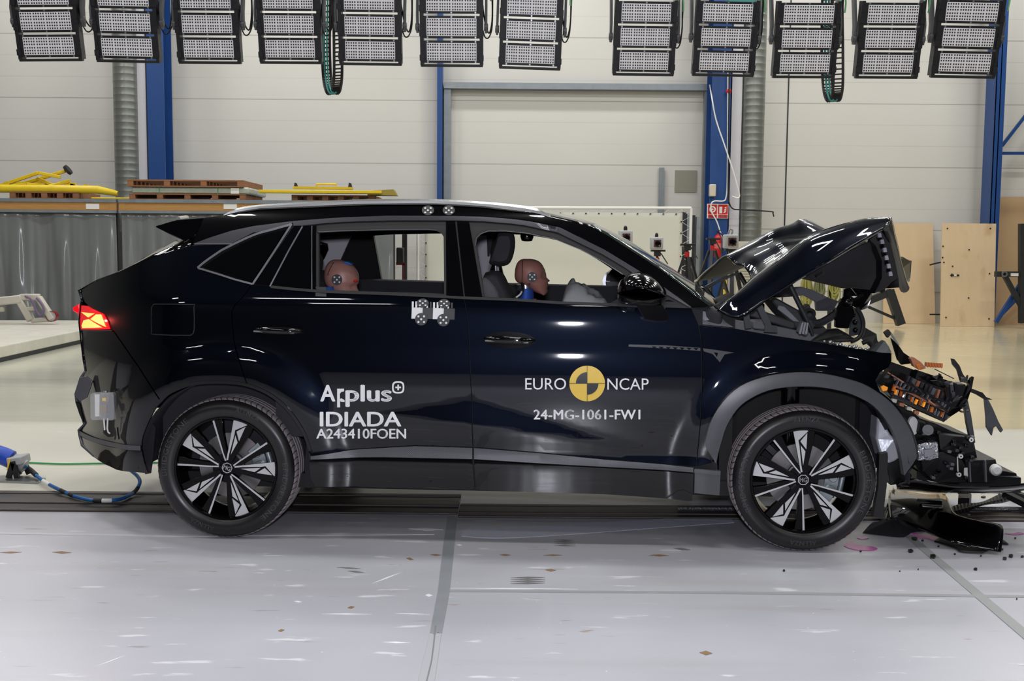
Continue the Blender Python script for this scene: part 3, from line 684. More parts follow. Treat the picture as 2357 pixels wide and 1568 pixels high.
m = mat('hazard', (220, 190, 40), .5); g = G(m); v, s = g.coords(); f = g.math('LESS_THAN', g.math('FRACT', g.math('MULTIPLY', g.math('ADD', s[0], s[2]), 5)), .5)
g.l(g.mix(f, s2l((215, 185, 40)), s2l((25, 25, 25))), g.b.inputs['Base Color'])
MB().span((W(1667, 660, 18.5).x, 18.5, 0), (W(1673, 660, 18.5).x, 18.6, W(1670, 640, 18.5).z)).build('shaft', 'hazard', tr_, smooth=0)
MB().span((W(1660, 660, 18.5).x, 18.4, 0), (W(1680, 660, 18.5).x, 18.7, .03)).build('base', 'black_plastic', tr_, smooth=0)
# hanging rope bundles on a rail
cr = empty('coil_stand', 'dark stand carrying rope coils behind the bonnet', 'stand'); YK = 18.4
for px in (1862, 1912): MB().beam(W(px, 634, YK), Vector((W(px, 634, YK).x, YK, 0)), .06, .06).build('post', 'dark_steel', cr, smooth=0)
MB().beam(W(1842, 636, YK), W(1945, 636, YK), .05, .05).build('rail', 'dark_steel', cr, smooth=0)
MB().span((W(1855, 700, YK).x, YK-.3, 0), (W(1920, 700, YK).x, YK+.3, .03)).build('foot_plate', 'dark_steel', cr, smooth=0)
for px, yb_, lb in ((1857, 712, 'left coil of olive cable hanging behind the bonnet'), (1885, 704, 'middle coil of olive cable hanging behind the bonnet'), (1921, 700, 'right coil of olive cable hanging behind the bonnet')):
    mb = MB()
    for k in range(12):
        w = R.uniform(4, 14); e = yb_-R.uniform(0, 26); dx = R.uniform(-5, 5); Yk = YK-.06-R.uniform(0, .08)
        mb.tube(smooth_pts([W(px+dx-2, 634, Yk), W(px+dx-w*.7, 655, Yk), W(px+dx-w*.8, e-16, Yk), W(px+dx, e, Yk-.02), W(px+dx+w*.8, e-15, Yk), W(px+dx+w*.7, 655, Yk), W(px+dx+2, 634, Yk)], 4), .012, 6)
    tag(mb.build('cable_coil', 'yellow_rope' if px != 1885 else mat('olive_rope', (120, 122, 84), .7)), lb, 'cable coil', 'olive cable coils behind the bonnet')
# boards and stands on the right
def board(pts, Yb, Yt, m, t=.03):
    v = [W(a, b, Yb if b > 650 else Yt) for a, b in pts]
    mn = min(p.z for p in v)
    for p in v:
        if p.z < .15: p.z = 0.002
    return MB().prism(v, (0, t, 0)).build('plywood_board', m, smooth=0)
MATS['plywood'].node_tree.nodes
o = board([(2033, 743), (2036, 514), (2147, 514), (2153, 743)], 21.1, 21.3, 'plywood'); tag(o, 'pale plywood board leaning on the wall, partly behind the bonnet', 'board', 'plywood boards leaning on the wall')
pb = empty('plywood_board', 'stained plywood board with a taped arrow leaning on the wall', 'board', group='plywood boards leaning on the wall')
v = [W(2165, 745, 20.4), W(2169, 514, 20.6), W(2293, 515, 20.6), W(2289, 745, 20.4)]; v[0].z = v[3].z = .002
mat('plywood_stained', (205, 175, 135), .6); g = G(MATS['plywood_stained']); vv, ss = g.coords(); st = g.ramp(g.noise(vv, 2.6, 4, (1, 1, .8)), .58, .75)
g.l(g.mix(g.math('MULTIPLY', st, .5), g.mix(g.noise(vv, 3, 4, (4, 1, .6)), s2l((206, 180, 144)), s2l((218, 194, 160))), s2l((165, 120, 72))), g.b.inputs['Base Color'])
MB().prism(v, (0, .03, 0)).build('panel', 'plywood_stained', pb, smooth=0)
mb = MB(); 
def yb_at(py): return 20.4+(745-py)/230*.2-.012
for (px, py) in ((2181, 526), (2280, 526), (2231, 575), (2193, 613), (2278, 630), (2230, 686), (2178, 731), (2277, 734), (2171, 567), (2170, 593), (2173, 604)):
    q = W(px, py, yb_at(py)); mb.cyl(q, q+Vector((0, .02, 0)), .014, n=10)
mb.build('hole_marks', 'black_rubber', pb)
Y_ = yb_at(633); mb = MB(); mb.prism([W(2187, 634, Y_), W(2192, 629, Y_), W(2192, 638, Y_)], (0, .01, 0)); mb.prism([W(2192, 631.5, Y_), W(2208, 632, Y_), W(2208, 636, Y_), W(2192, 635.5, Y_)], (0, .01, 0)); mb.build('arrow_mark', 'black_rubber', pb, smooth=0)
mb = MB().prism([W(2196, 631.5, Y_-.004), W(2202, 632, Y_-.004), W(2202, 636, Y_-.004), W(2196, 635.5, Y_-.004)], (0, .01, 0)).build('tape_mark', 'white_card', pb, smooth=0)
o = board([(2291, 743), (2299, 454), (2470, 452), (2466, 745)], 21.2, 21.34, mat('plywood_dark', (192, 160, 122), .6, vary=.12, vscale=1.4)); tag(o, 'tall plywood board leaning behind the steel stand at the right edge', 'board', 'plywood boards leaning on the wall')
hs = empty('steel_stand', 'dark steel trestle stand in front of the first plywood board', 'stand'); YH = 19.9
for a, b, w in (((1965, 706), (2050, 672), .13), ((2046, 668), (2073, 747), .15), ((1960, 690), (2064, 735), .05)):
    MB().beam(W(*a, YH), W(*b, YH), w, w).build('steel_tube', 'dark_steel', hs, smooth=0)
e = W(1967, 706, YH); MB().beam(e, Vector((e.x-.1, YH, 0)), .12, .12).build('rear_leg', 'dark_steel', hs, smooth=0)

rs = empty('steel_stand', 'dark steel stand with a white tag at the right edge of the boards', 'stand'); YH = 20.0
for a, b, w in (((2291, 631), (2345, 631), .1), ((2311, 632), (2372, 745), .08), ((2352, 515), (2352, 744), .1), ((2364, 515), (2364, 744), .08)):
    MB().beam(W(*a, YH), W(*b, YH), w, w).build('steel_tube', 'dark_steel', rs, smooth=0)
q = W(2311, 631, YH-.08); MB().lathe([(.03, 0), (.055, 0), (.055, -.03), (.03, -.03)], q, (0, 1, 0), 20).build('collar', 'steel', rs)
bx('tag_plate', (2328, 629), (2344, 636), YH-.08, YH-.05, 'white_card', rs, smooth=0)
tag(MB().beam(W(2292, 742, 20.15), W(2352, 650, 20.15), .07, .07).build('blue_bar', 'blue_paint', smooth=0), 'blue steel bar leaning behind the right-hand stand', 'bar')
tag(MB().tube(smooth_pts([W(2140, 610, 20.9), W(2160, 605, 20.9), W(2180, 602, 20.9)]), .014).tube([W(2140, 724, 20.9), W(2180, 724, 20.9)], .014).build('floor_cable', 'black_rubber'), 'black cable running along the wall behind the plywood boards', 'cable')
# ------------------------------------------------------------------ release device and cables on the floor
rd = empty('release_device', 'blue and grey release device on a small black stand at the left', 'device')
MB().prism([F(-30, 1098, .012), F(10, 1094, .012), F(105, 1100, .012), F(85, 1110, .012), F(-30, 1106, .012)], (0, 0, -.012)).build('base_plate', 'steel', rd, smooth=0)
YB = F(40, 1100).y; w_ = lambda a, b, d=0: W(a, b, YB+d)
for a, b, d in (((30, 1066), (20, 1102), -.06), ((30, 1062), (40, 1103), -.06), ((48, 1066), (44, 1100), .06), ((56, 1066), (68, 1098), .06)):
    p, q = w_(*a, d), w_(*b, d); q.z = .012; MB().beam(p, q, .022, .03).build('stand_leg', 'black_plastic', rd, smooth=0)
MB().beam(w_(26, 1060), w_(60, 1056), .13, .05).build('saddle', 'grey_box', rd, bevel=.008)
MB().tube([w_(-30, 1038), w_(8, 1050), w_(26, 1058)], .055, 18).build('blue_cylinder', 'blue_plastic', rd)
MB().cyl(w_(30, 1060), w_(58, 1074), .045, .04, 18).build('grey_body', 'grey_box', rd)
MB().prism([w_(15, 1083, -.07), w_(20, 1056, -.07), w_(24, 1057, -.07), (w_(19, 1084, -.07))], (0, .06, 0)).build('yellow_plate', 'yellow_tag', rd, smooth=0)
cb = empty('blue_cable', 'thick blue cable curving over the floor track to the rear bumper', 'cable')
pts = smooth_pts([w_(56, 1073), w_(70, 1082)]+[F(a, b, .03) for a, b in ((90, 1100), (110, 1114), (140, 1129), (165, 1140), (205, 1151), (235, 1153), (268, 1151), (292, 1143))]+[W(311, 1131, 5.98), W(321, 1115, 6.05), W(321, 1104, 6.1), W(314, 1094, 6.15), W(302, 1084, 6.2), W(288, 1072, 6.25)], 6)
MB().tube(pts, .0105, 10).build('blue_sleeve', 'blue_cable', cb)
MB().tube(pts[4:11], .015, 10).build('boot', 'black_rubber', cb)
for (i, j) in ((24, 27), (29, 31), (38, 42), (58, 63)): MB().tube(pts[i:j+1], .0116, 10).build('tape_band', 'black_rubber', cb)
for (i, j) in ((15, 19), (42, 46)): MB().tube(pts[i:j+1], .0118, 10).build('white_band', 'white_card', cb)
tag(MB().tube(smooth_pts([F(-30, 1062, .008), F(60, 1065, .008), F(140, 1068, .008), F(225, 1067, .008), F(420, 1064, .008), F(650, 1058, .008)]), .006).build('green_cable', 'green_cable'), 'thin green cable on the floor running behind the car', 'cable')
# ================================================================== the crashed car
CW = 1.87                                               # near wheel plane to far wheel plane
def _lerp(x, xs, ys): return np.interp(x, xs, ys)
def _ss(a, b, v): t = np.clip((v-a)/(b-a), 0, 1); return t*t*(3-2*t)
XS = np.arange(-2.4, 2.41, .01); ZS = np.arange(.10, 1.80, .01)
def _build_surface():
    X, Z = np.meshgrid(XS, ZS, indexing='ij')
    zk = [.10, .40, .405, .465, .47, .56, .70, .80, .86, .93, .97, 1.03, 1.09, 1.12, 1.16, 1.19, 1.45, 1.52, 1.57, 1.62, 1.80]
    tk = [-.10, -.04, .16, .12, -.16, -.13, -.05, .0, .05, .135, .03, .06, .092, .15, .30, .42, .46, .50, .55, .9, 1.2]
    T = np.interp(Z, zk, tk)
    zl = _lerp(X, [-.75, -.52, -.19, .14, .70], [.63, .615, .585, .54, .475]); zh = _lerp(X, [-.75, -.52, -.19, .14, .70], [.632, .675, .725, .645, .48])
    w = _ss(0, 1, (Z-zl)/.012)*(1-_ss(0, 1, (Z-zh)/.05+.6))*((X > -.8) & (X < .72))
    T = T*(1-w)+.085*w
    Y = np.cumsum(T, axis=1)*.01; i0 = int(round((.93-.10)/.01)); Y = Y-Y[:, i0:i0+1]
    for xc in (-1.3825, 1.3825):
        r = np.hypot(X-xc, Z-.36); f = 1-_ss(.46, .66, r)
        Y = Y-(.032*f+.004*(1-_ss(.53, .62, r)))*(1-_ss(.98, 1.06, Z))
    Y = Y+np.where(X < -1.55, ((-1.55-X)/.56)**2*.26, 0)+np.where(X > 1.4, ((X-1.4)/.5)**2*.07, 0)
    return Y
SURF = _build_surface()
def surf(x, z):
    fx = min(max((x-XS[0])/.01, 0), len(XS)-2.001); fz = min(max((z-ZS[0])/.01, 0), len(ZS)-2.001)
    i, j = int(fx), int(fz); a, b = fx-i, fz-j
    return float(SURF[i, j]*(1-a)*(1-b)+SURF[i+1, j]*a*(1-b)+SURF[i, j+1]*(1-a)*b+SURF[i+1, j+1]*a*b)
def snorm(x, z, e=.016):
    return Vector(((surf(x+e, z)-surf(x-e, z))/(2*e), -1, (surf(x, z+e)-surf(x, z-e))/(2*e))).normalized()
def S(px, py, off=0.0):
    y = 0.0
    for _ in range(7):
        p = C(px, py, y); y = .5*y+.5*(surf(p.x, p.z)+off) if _ < 5 else surf(p.x, p.z)+off
    return C(px, py, y)
def inside(poly, x, y):
    c = np.zeros(np.shape(x), bool); n = len(poly); j = n-1
    for i in range(n):
        xi, yi = poly[i]; xj, yj = poly[j]
        if yi != yj: c ^= ((yi > y) != (yj > y)) & (x < (xj-xi)*(y-yi)/(yj-yi)+xi)
        j = i
    return c
def dist(poly, x, y):
    d = np.full(np.shape(x), 9.0); n = len(poly)
    for i in range(n):
        ax, ay = poly[i]; bx_, by = poly[(i+1) % n]; ux, uy = bx_-ax, by-ay; L = ux*ux+uy*uy+1e-12
        t = np.clip(((x-ax)*ux+(y-ay)*uy)/L, 0, 1); d = np.minimum(d, np.hypot(x-ax-t*ux, y-ay-t*uy))
    return d
def inset(poly, d):
    n = len(poly); area = sum(poly[i][0]*poly[(i+1) % n][1]-poly[(i+1) % n][0]*poly[i][1] for i in range(n)); sg = 1 if area > 0 else -1; out = []
    for i in range(n):
        p0, p, p1 = poly[i-1], poly[i], poly[(i+1) % n]
        def nr(a, b):
            x, y = b[0]-a[0], b[1]-a[1]; l = hypot(x, y) or 1; return (-y/l*sg, x/l*sg)
        a, b = nr(p0, p), nr(p, p1); mx, my = a[0]+b[0], a[1]+b[1]; l = mx*mx+my*my
        k = 2*d/max(l, .5); out.append((p[0]+mx*k, p[1]+my*k))
    return out
def densify(poly, step):
    out = []
    for i in range(len(poly)):
        a, b = poly[i], poly[(i+1) % len(poly)]; n = max(1, int(hypot(b[0]-a[0], b[1]-a[1])/step))
        out += [(a[0]+(b[0]-a[0])*k/n, a[1]+(b[1]-a[1])*k/n) for k in range(n)]
    return out
def panel_xz(name, poly, m, parent, holes=(), off=0.0, thick=.018, step=.03, gap=.0022, far=False, near=True):
    poly = densify(inset(poly, gap) if gap else poly, step*1.2); holes = [densify(inset(h, -gap) if gap else h, step*1.2) for h in holes]
    loops = [poly]+list(holes); P = []; E = []
    for lp in loops:
        k = len(P); P += lp; E += [(k+i, k+(i+1) % len(lp)) for i in range(len(lp))]
    nb = len(P); xs = [p[0] for p in poly]; zs = [p[1] for p in poly]
    if step < .5:
        gx, gz = np.meshgrid(np.arange(min(xs), max(xs), step), np.arange(min(zs), max(zs), step)); gx = gx.ravel(); gz = gz.ravel()
        ok = inside(poly, gx, gz) & (dist(poly, gx, gz) > step*.45)
        for h in holes: ok &= ~inside(h, gx, gz) & (dist(h, gx, gz) > step*.45)
        P = P+[(float(a), float(b)) for a, b in zip(gx[ok], gz[ok])]
    vs2, _, fs, *_r = delaunay_2d_cdt([Vector(p) for p in P], E, [], 0, 1e-6)
    cx = np.array([(vs2[f[0]].x+vs2[f[1]].x+vs2[f[2]].x)/3 for f in fs]); cz = np.array([(vs2[f[0]].y+vs2[f[1]].y+vs2[f[2]].y)/3 for f in fs])
    ok = inside(poly, cx, cz)
    for h in holes: ok &= ~inside(h, cx, cz)
    fs = [tuple(f) for f, q in zip(fs, ok) if q]
    fs = [f if (vs2[f[1]]-vs2[f[0]]).cross(vs2[f[2]]-vs2[f[0]]) > 0 else (f[0], f[2], f[1]) for f in fs]
    V = [Vector((v.x, surf(v.x, v.y)+off, v.y)) for v in vs2]; N = [snorm(v.x, v.y) for v in vs2]
    cnt = {}
    for f in fs:
        for a, b in ((f[0], f[1]), (f[1], f[2]), (f[2], f[0])): cnt[(a, b)] = 1
    bd = [e for e in cnt if (e[1], e[0]) not in cnt]
    nv = len(V); bk = {}
    for a, b in bd:
        for q in (a, b):
            if q not in bk: bk[q] = len(V); V.append(V[q]+Vector((0, thick, 0)))
    rims = [(b, a, bk[a], bk[b]) for a, b in bd]
    res = None
    for side in ([0] if near else [])+([1] if far else []):
        vv = V if side == 0 else [Vector((v.x, CW-v.y, v.z)) for v in V]
        ff = fs+rims if side == 0 else [tuple(reversed(f)) for f in fs+rims]
        me = bpy.data.meshes.new(name); me.from_pydata([tuple(v) for v in vv], [], ff); me.materials.append(MATS[m] if isinstance(m, str) else m)
        me.shade_smooth(); me.update(); ln = []
        for p in me.polygons:
            isr = p.index >= len(fs)
            for li in p.loop_indices:
                vi = me.loops[li].vertex_index
                if isr: ln.append(tuple(p.normal))
                else:
                    n = N[vi]; ln.append((n.x, n.y if side == 0 else -n.y, n.z))
        me.normals_split_custom_set(ln)
        o = bpy.data.objects.new(name, me); COL.objects.link(o); o.parent = parent; res = res or o
    return res
def xz(pts, off=0.0): return [(p.x, p.z) for p in (S(a, b, off) for a, b in pts)]
def panel(name, pts, m, parent, holes=(), off=0.0, **k):
    return panel_xz(name, xz(pts, off), m, parent, [xz(h, off) for h in holes], off, **k)
def decal(name, pts, m, parent, off=-.0025, **k):
    k.setdefault('gap', 0); k.setdefault('thick', .0012); return panel(name, pts, m, parent, off=off, **k)
def strip(name, pts, w, m, parent, off=-.004, t=.006):      # ribbon of width w (m) following the body
    q = [S(a, b) for a, b in pts]; poly = []; n = len(q); L = []; Rr = []
    for i in range(n):
        d = (q[min(i+1, n-1)]-q[max(i-1, 0)]); l = hypot(d.x, d.z); nx, nz = -d.z/l, d.x/l
        L.append((q[i].x+nx*w/2, q[i].z+nz*w/2)); Rr.append((q[i].x-nx*w/2, q[i].z-nz*w/2))
    return panel_xz(name, L+Rr[::-1], m, parent, off=off, thick=t, gap=0)
def plate(name, pts, y, m, parent, t=.012, smooth=0, bevel=0.0):
    ys = y if hasattr(y, '__len__') else [y]*len(pts)
    return MB().prism([C(a, b, yy) for (a, b), yy in zip(pts, ys)], (0, t, 0)).build(name, m, parent, smooth=smooth, bevel=bevel)
# paint: black with a fine blue flake under lacquer
m = mat('car_paint', (8, 11, 20), .38, .9, coat=1.0, coat_rough=.03, spec=.1); MATS['car_paint'].node_tree.nodes['Principled BSDF'].inputs['Coat IOR'].default_value = 1.55
m.node_tree.nodes['Principled BSDF'].inputs['Base Color'].default_value = (.0012, .0022, .0058, 1)
mat('gloss_black', (5, 5, 7), .2, coat=1.0, coat_rough=.02, spec=.05)
mat('clad_grey', (70, 71, 76), .36, vary=.12, vscale=22)
mat('liner', (24, 24, 30), .8)
mat('satin_chrome', (132, 132, 140), .28, .95); mat('rail_silver', (205, 206, 204), .25, .85)
mat('seal_black', (24, 24, 27), .5); mat('trim_band', (84, 84, 90), .28, .8)
mat('vent_dark', (40, 41, 45), .4); mat('tinted_glass', (6, 7, 8), .03, coat=.5); mat('screen_glass', (150, 168, 158), .02, trans=.92, ior=1.45)
mat('interior_dark', (38, 38, 44), .75); mat('seat_cloth', (48, 46, 52), .85, bump=.4, bscale=300); mat('seat_grey', (88, 86, 92), .85, bump=.4, bscale=300)
mat('pillar_trim', (188, 184, 192), .6); mat('headliner', (70, 68, 70), .8); mat('under_dark', (16, 16, 18), .7)
m = mat('carbon_strip', (92, 93, 98), .4); g = G(m); v, s = g.coords()
f = g.math('FRACT', g.math('MULTIPLY', g.math('ADD', s[0], s[2]), 110)); f2 = g.math('FRACT', g.math('MULTIPLY', g.math('SUBTRACT', s[0], g.math('MULTIPLY', s[2], 1.0)), 110))
g.l(g.mix(g.math('MULTIPLY', g.math('LESS_THAN', f, .5), g.math('LESS_THAN', f2, .5)), s2l((84, 85, 90)), s2l((40, 41, 45))), g.b.inputs['Base Color'])
car = empty('car', 'black crash-tested family car with a crumpled front end and raised bonnet', 'car', loc=CAR_O, rotz=-CAR_A)
# ---- side outlines, traced along the panel joints
WF = [(443, 562), (481.6, 547), (532.7, 530.6), (583.7, 520), (673, 508.5), (750, 502.5), (788, 500), (897, 496), (1048.6, 496.8), (1113.7, 498.5), (1180, 504), (1213, 508), (1289, 523), (1340, 549), (1391, 574), (1442, 605), (1487.7, 633), (1540, 669), (1592, 707)]
BELT = [(578.6, 655), (624, 660), (680, 666), (749, 671.5), (897, 676.5), (1067, 685.5), (1187, 690), (1286, 697), (1401, 701), (1531, 708), (1592, 710)]
OPR = [(731, 534), (788, 530.5), (897, 528), (985, 527.5), (1006, 529), (1018, 535), (1024, 545), (1024.7, 610), (1024.7, 679), (983, 678), (897, 676), (749, 671), (731, 670)]
OPF = sm2([(1111, 683.7), (1102, 620), (1093, 564), (1096, 547), (1106, 536), (1124, 530.5), (1165, 531), (1213, 536), (1276, 548.5), (1340, 575), (1391, 603), (1434, 631), (1462, 652), (1492, 682)], 2)+[(1495, 704), (1401, 699), (1286, 695), (1187, 688.5)]
REAR_ARCH = sm2([(326, 1032), (328.5, 1003), (354, 946), (372, 925), (392, 907), (437, 889), (481.5, 883.6), (532.5, 884.5), (571, 891), (612, 907.5), (647, 933), (673, 962), (698, 1003), (711, 1042)], 3)
ai = min(range(len(REAR_ARCH)), key=lambda i: abs(REAR_ARCH[i][0]-571)); aj = min(range(len(REAR_ARCH)), key=lambda i: abs(REAR_ARCH[i][0]-372))
DSEAM = [(571, 891), (555, 844), (543, 805), (538, 780), (535, 749), (533.5, 718), (540, 703), (556, 687), (568, 672), (578.6, 655)]
BSEAM = [(1067, 685.5), (1070, 700), (1077, 743.5), (1081, 820), (1086, 920), (1088.6, 1030)]
FSEAM = [(1592, 710), (1602, 732), (1609, 749), (1614, 780), (1616, 820), (1616, 894), (1612, 973), (1603, 1074)]
ARCH_O = sm2([(1649, 1071), (1625, 1035), (1621, 1016), (1634, 967), (1661, 924), (1701, 887), (1753, 866), (1799, 857), (1845, 854), (1891, 857), (1937, 866), (1986, 881), (2028, 906), (2059, 933), (2084, 967), (2102, 1004), (2110, 1040), (2108, 1059), (2080.5, 1098)], 3)
ARCH_I = sm2([(1650, 1062), (1655, 1040), (1661, 1019), (1673, 982), (1698, 942), (1728.5, 918), (1768, 900), (1814, 892), (1869, 891), (1915, 896.5), (1961, 909), (2007, 933), (2038, 967), (2059, 1004), (2071, 1043), (2080, 1092)], 3)
fo = [p for p in ARCH_O if p[0] <= 2030 and p[1] < 1060]
# quarter panel, doors, wing
QGT = sm2([(536, 563), (500, 584), (470, 606), (453, 618)], 3)
panel('quarter_panel', [(440, 565)]+QGT+[(500, 634)]+DSEAM[::-1]+REAR_ARCH[aj:ai][::-1]+[(350, 892), (320, 845), (290, 802), (262, 762), (252, 757), (237, 723), (219, 717), (200, 703), (186, 690), (179, 668), (219, 646), (224, 643), (303, 615), (354, 592), (400, 578)], 'car_paint', car, far=True)
rd_ = panel('rear_door', BELT[:6]+BSEAM[1:]+[(955, 1026), (809.5, 1035), (714.6, 1050), (711, 1041)]+REAR_ARCH[ai+1:][::-1]+DSEAM[:-1], 'car_paint', car, far=True)
fd_ = panel('front_door', BELT[5:]+FSEAM[1:]+[(1560, 1071), (1393, 1057), (1247, 1042.6), (1089, 1030)]+BSEAM[1:-1][::-1], 'car_paint', car, far=True)
panel('front_wing', FSEAM[::-1][:-2]+[(1613, 748), (1687, 755), (1789, 773), (1891, 788), (1967, 801), (2030, 811), (2053, 812), (2053, 831), (2046, 846), (2026, 858), (2016, 876), (2028, 905)]+fo[::-1]+[(1640, 1066)], 'car_paint', car, far=False)
panel('arch_cladding', ARCH_O+ARCH_I[::-1], 'clad_grey', car, off=-.012, thick=.05)
strip('arch_lip', ARCH_O[1:-1], .008, 'gloss_black', car, off=-.014)
panel('rear_arch_lip', [(a, b) for a, b in REAR_ARCH]+[(515+(a-515)*1.035, 1081+(b-1081)*1.035) for a, b in REAR_ARCH[::-1]], 'gloss_black', car, off=-.004, gap=0)
# rear bumper
bp = panel('rear_bumper', [(250, 760), (262, 764), (290, 804), (320, 847), (350, 894), (371, 926)]+REAR_ARCH[:aj][::-1]+[(255, 1028), (178, 1003), (176, 990), (190, 976), (180, 950), (172, 923), (170, 907), (183, 869), (194, 853), (190, 830), (183, 780), (180, 760)], 'car_paint', car)
panel('bumper_lip', [(177, 1003), (255, 1029), (326, 1033), (331, 1060), (341, 1091), (312, 1088), (268, 1083), (240, 1070), (214, 1054), (185, 1027)], 'gloss_black', car, off=-.004)
strip('bumper_edge', [(180, 997), (215, 1012), (255, 1022), (325, 1031)], .022, 'carbon_strip', car, off=-.012)
plate('bumper_corner', [(183, 869), (199, 866), (213, 878), (200, 915), (183, 925), (170, 908)], .27, 'clad_grey', car, bevel=.004)
plate('reflector_cover', [(173, 925), (184, 930), (192, 972), (183, 955)], .3, 'black_gloss', car)
plate('liner_flap', [(322, 1010), (340, 955), (358, 985), (352, 1050), (346, 1090), (334, 1092), (330, 1050)], .1, 'liner', car)
plate('liner_flap', [(706, 1020), (716, 1050), (724, 1122), (712, 1118), (700, 1080)], .12, 'liner', car)
# sills
panel('sill_strip', [(714, 1050), (809.5, 1035), (955, 1026.5), (1088, 1030.5), (1088, 1058), (882, 1053.5), (714, 1059)], 'carbon_strip', car, off=-.002)
panel('sill_strip', [(1090, 1030.5), (1247, 1043), (1393, 1057.5), (1560, 1072), (1597, 1076), (1597, 1089), (1560, 1086), (1247, 1068), (1090, 1058)], 'carbon_strip', car, off=-.002)
panel('sill_panel', [(710, 1060), (882, 1054.5), (1088, 1059), (1093, 1129), (900, 1125), (724, 1122), (714, 1100)], 'gloss_black', car)
panel('sill_panel', [(1090, 1059), (1247, 1069), (1560, 1087), (1597, 1090), (1594, 1154), (1585, 1155), (1393, 1139), (1095, 1129)], 'gloss_black', car)
panel('wing_end_panel', [(1598, 1078), (1660, 1083), (1657, 1142), (1597, 1136)], 'clad_grey', car)
strip('wing_end_strip', [(1598, 1084), (1658, 1089)], .018, 'carbon_strip', car)
# roof side and screen pillar
ROOFL = [(441, 562), (469, 501), (515, 494), (548, 485), (600, 479), (700, 476), (853, 469), (1005, 468.5), (1107, 474), (1209, 486), (1262, 499), (1315, 511), (1360, 520)]
PILO = [(1360, 520), (1400, 542), (1442, 569), (1480, 593), (1518, 617.5), (1560, 649), (1594.6, 676), (1636, 706)]
panel('roof_side', ROOFL+PILO[1:]+[(1592, 708)]+WF[:-1][::-1], 'gloss_black', car, far=True)
WFI = [(1589, 709), (1530, 676), (1478, 643), (1434, 614), (1384, 584.5), (1333, 560), (1284, 536), (1211, 520), (1178, 515.5), (1112, 510), (1048, 508), (897, 508), (790, 511.5), (750, 514), (697, 520), (675, 520)]
BAND = [(444, 561.5)]+WF[1:5]+[(675, 513), (655, 523), (583, 536), (533, 561)]
panel('quarter_trim', BAND, 'trim_band', car, off=-.002, gap=.001)
panel('window_trim', WF[4:]+WFI, 'trim_band', car, off=-.004, gap=.001)
panel('window_frames', WFI[::-1]+BELT[1:][::-1]+[(581, 654), (660, 530)], 'seal_black', car, holes=[OPR, OPF], off=.004, far=True, gap=.0, thick=.05)
strip('rear_window_seal', OPR+[OPR[0]], .012, 'black_rubber', car, off=-.002, t=.03)
strip('front_window_seal', OPF[:12], .014, 'black_rubber', car, off=-.002, t=.03)
strip('front_window_edge', [(1094, 566), (1097, 548), (1107, 538), (1124, 532), (1165, 532), (1213, 537), (1276, 550), (1340, 576), (1391, 604), (1434, 632)], .004, 'satin_chrome', car, off=-.006)
strip('rear_window_edge', [(733, 534), (788, 531.5), (897, 528.5), (985, 528), (1006, 530)], .004, 'satin_chrome', car, off=-.006)
panel('quarter_glass', sm2([(467, 615), (490, 599), (520, 580), (583.7, 549), (625, 536), (656, 530)], 3)+[(640, 556), (610, 603), (578, 650)], 'tinted_glass', car, off=-.001, far=True, gap=0)
strip('quarter_glass_frame', sm2([(455, 617), (470, 604), (500, 583), (520, 571), (583.7, 541), (625, 529), (672, 516)], 3), .011, 'satin_chrome', car)
strip('quarter_glass_frame', [(672, 516), (640, 566), (610, 612), (582, 654)], .010, 'satin_chrome', car)
strip('quarter_glass_frame', [(582, 654), (540, 643), (500, 630), (456, 617)], .008, 'satin_chrome', car)
strip('quarter_trim_edge', [(448, 561.5), (536, 561.5)], .005, 'satin_chrome', car)
panel('door_corner_glass', [(676, 521), (697, 521), (728, 519), (728, 669), (680, 665), (585, 654)], 'tinted_glass', car, off=-.002, far=True, gap=0)
strip('corner_glass_bar', [(697, 521), (665, 577), (622, 659)], .007, 'satin_chrome', car, off=-.006)
strip('corner_glass_post', [(718.5, 520), (718.5, 668)], .004, 'satin_chrome', car, off=-.006)
panel('pillar_cover', [(1026, 509), (1048, 508.5), (1068, 685), (1027, 683)], 'gloss_black', car, off=-.004, far=True, gap=.001)
panel('pillar_cover', [(1051, 509), (1080, 510), (1111, 686), (1070, 685)], 'gloss_black', car, off=-.004, far=True, gap=.001)
strip('belt_seal', BELT[1:6], .012, 'seal_black', car, off=-.006); strip('belt_seal', BELT[5:10], .012, 'seal_black', car, off=-.006)
# hidden inner shell keeps the joints dark
SH = [(441, 566)]+WF[1:]+[(1606, 745), (1690, 762), (1900, 795), (2030, 815), (2020, 870)]+[p for p in ARCH_I if p[0] < 2000][::-1]+[(1655, 1120), (1590, 1140), (1390, 1128), (1090, 1118), (722, 1112), (711, 1050)]+REAR_ARCH[::-1]+[(260, 1030), (200, 1000), (195, 880), (190, 760), (200, 690), (230, 650), (303, 620), (356, 596)]
panel('inner_shell', SH, 'under_dark', car, holes=[[(a, b) for a, b in OPR], [(a, b) for a, b in OPF]], off=.035, far=True, gap=0, thick=.01, step=.08)
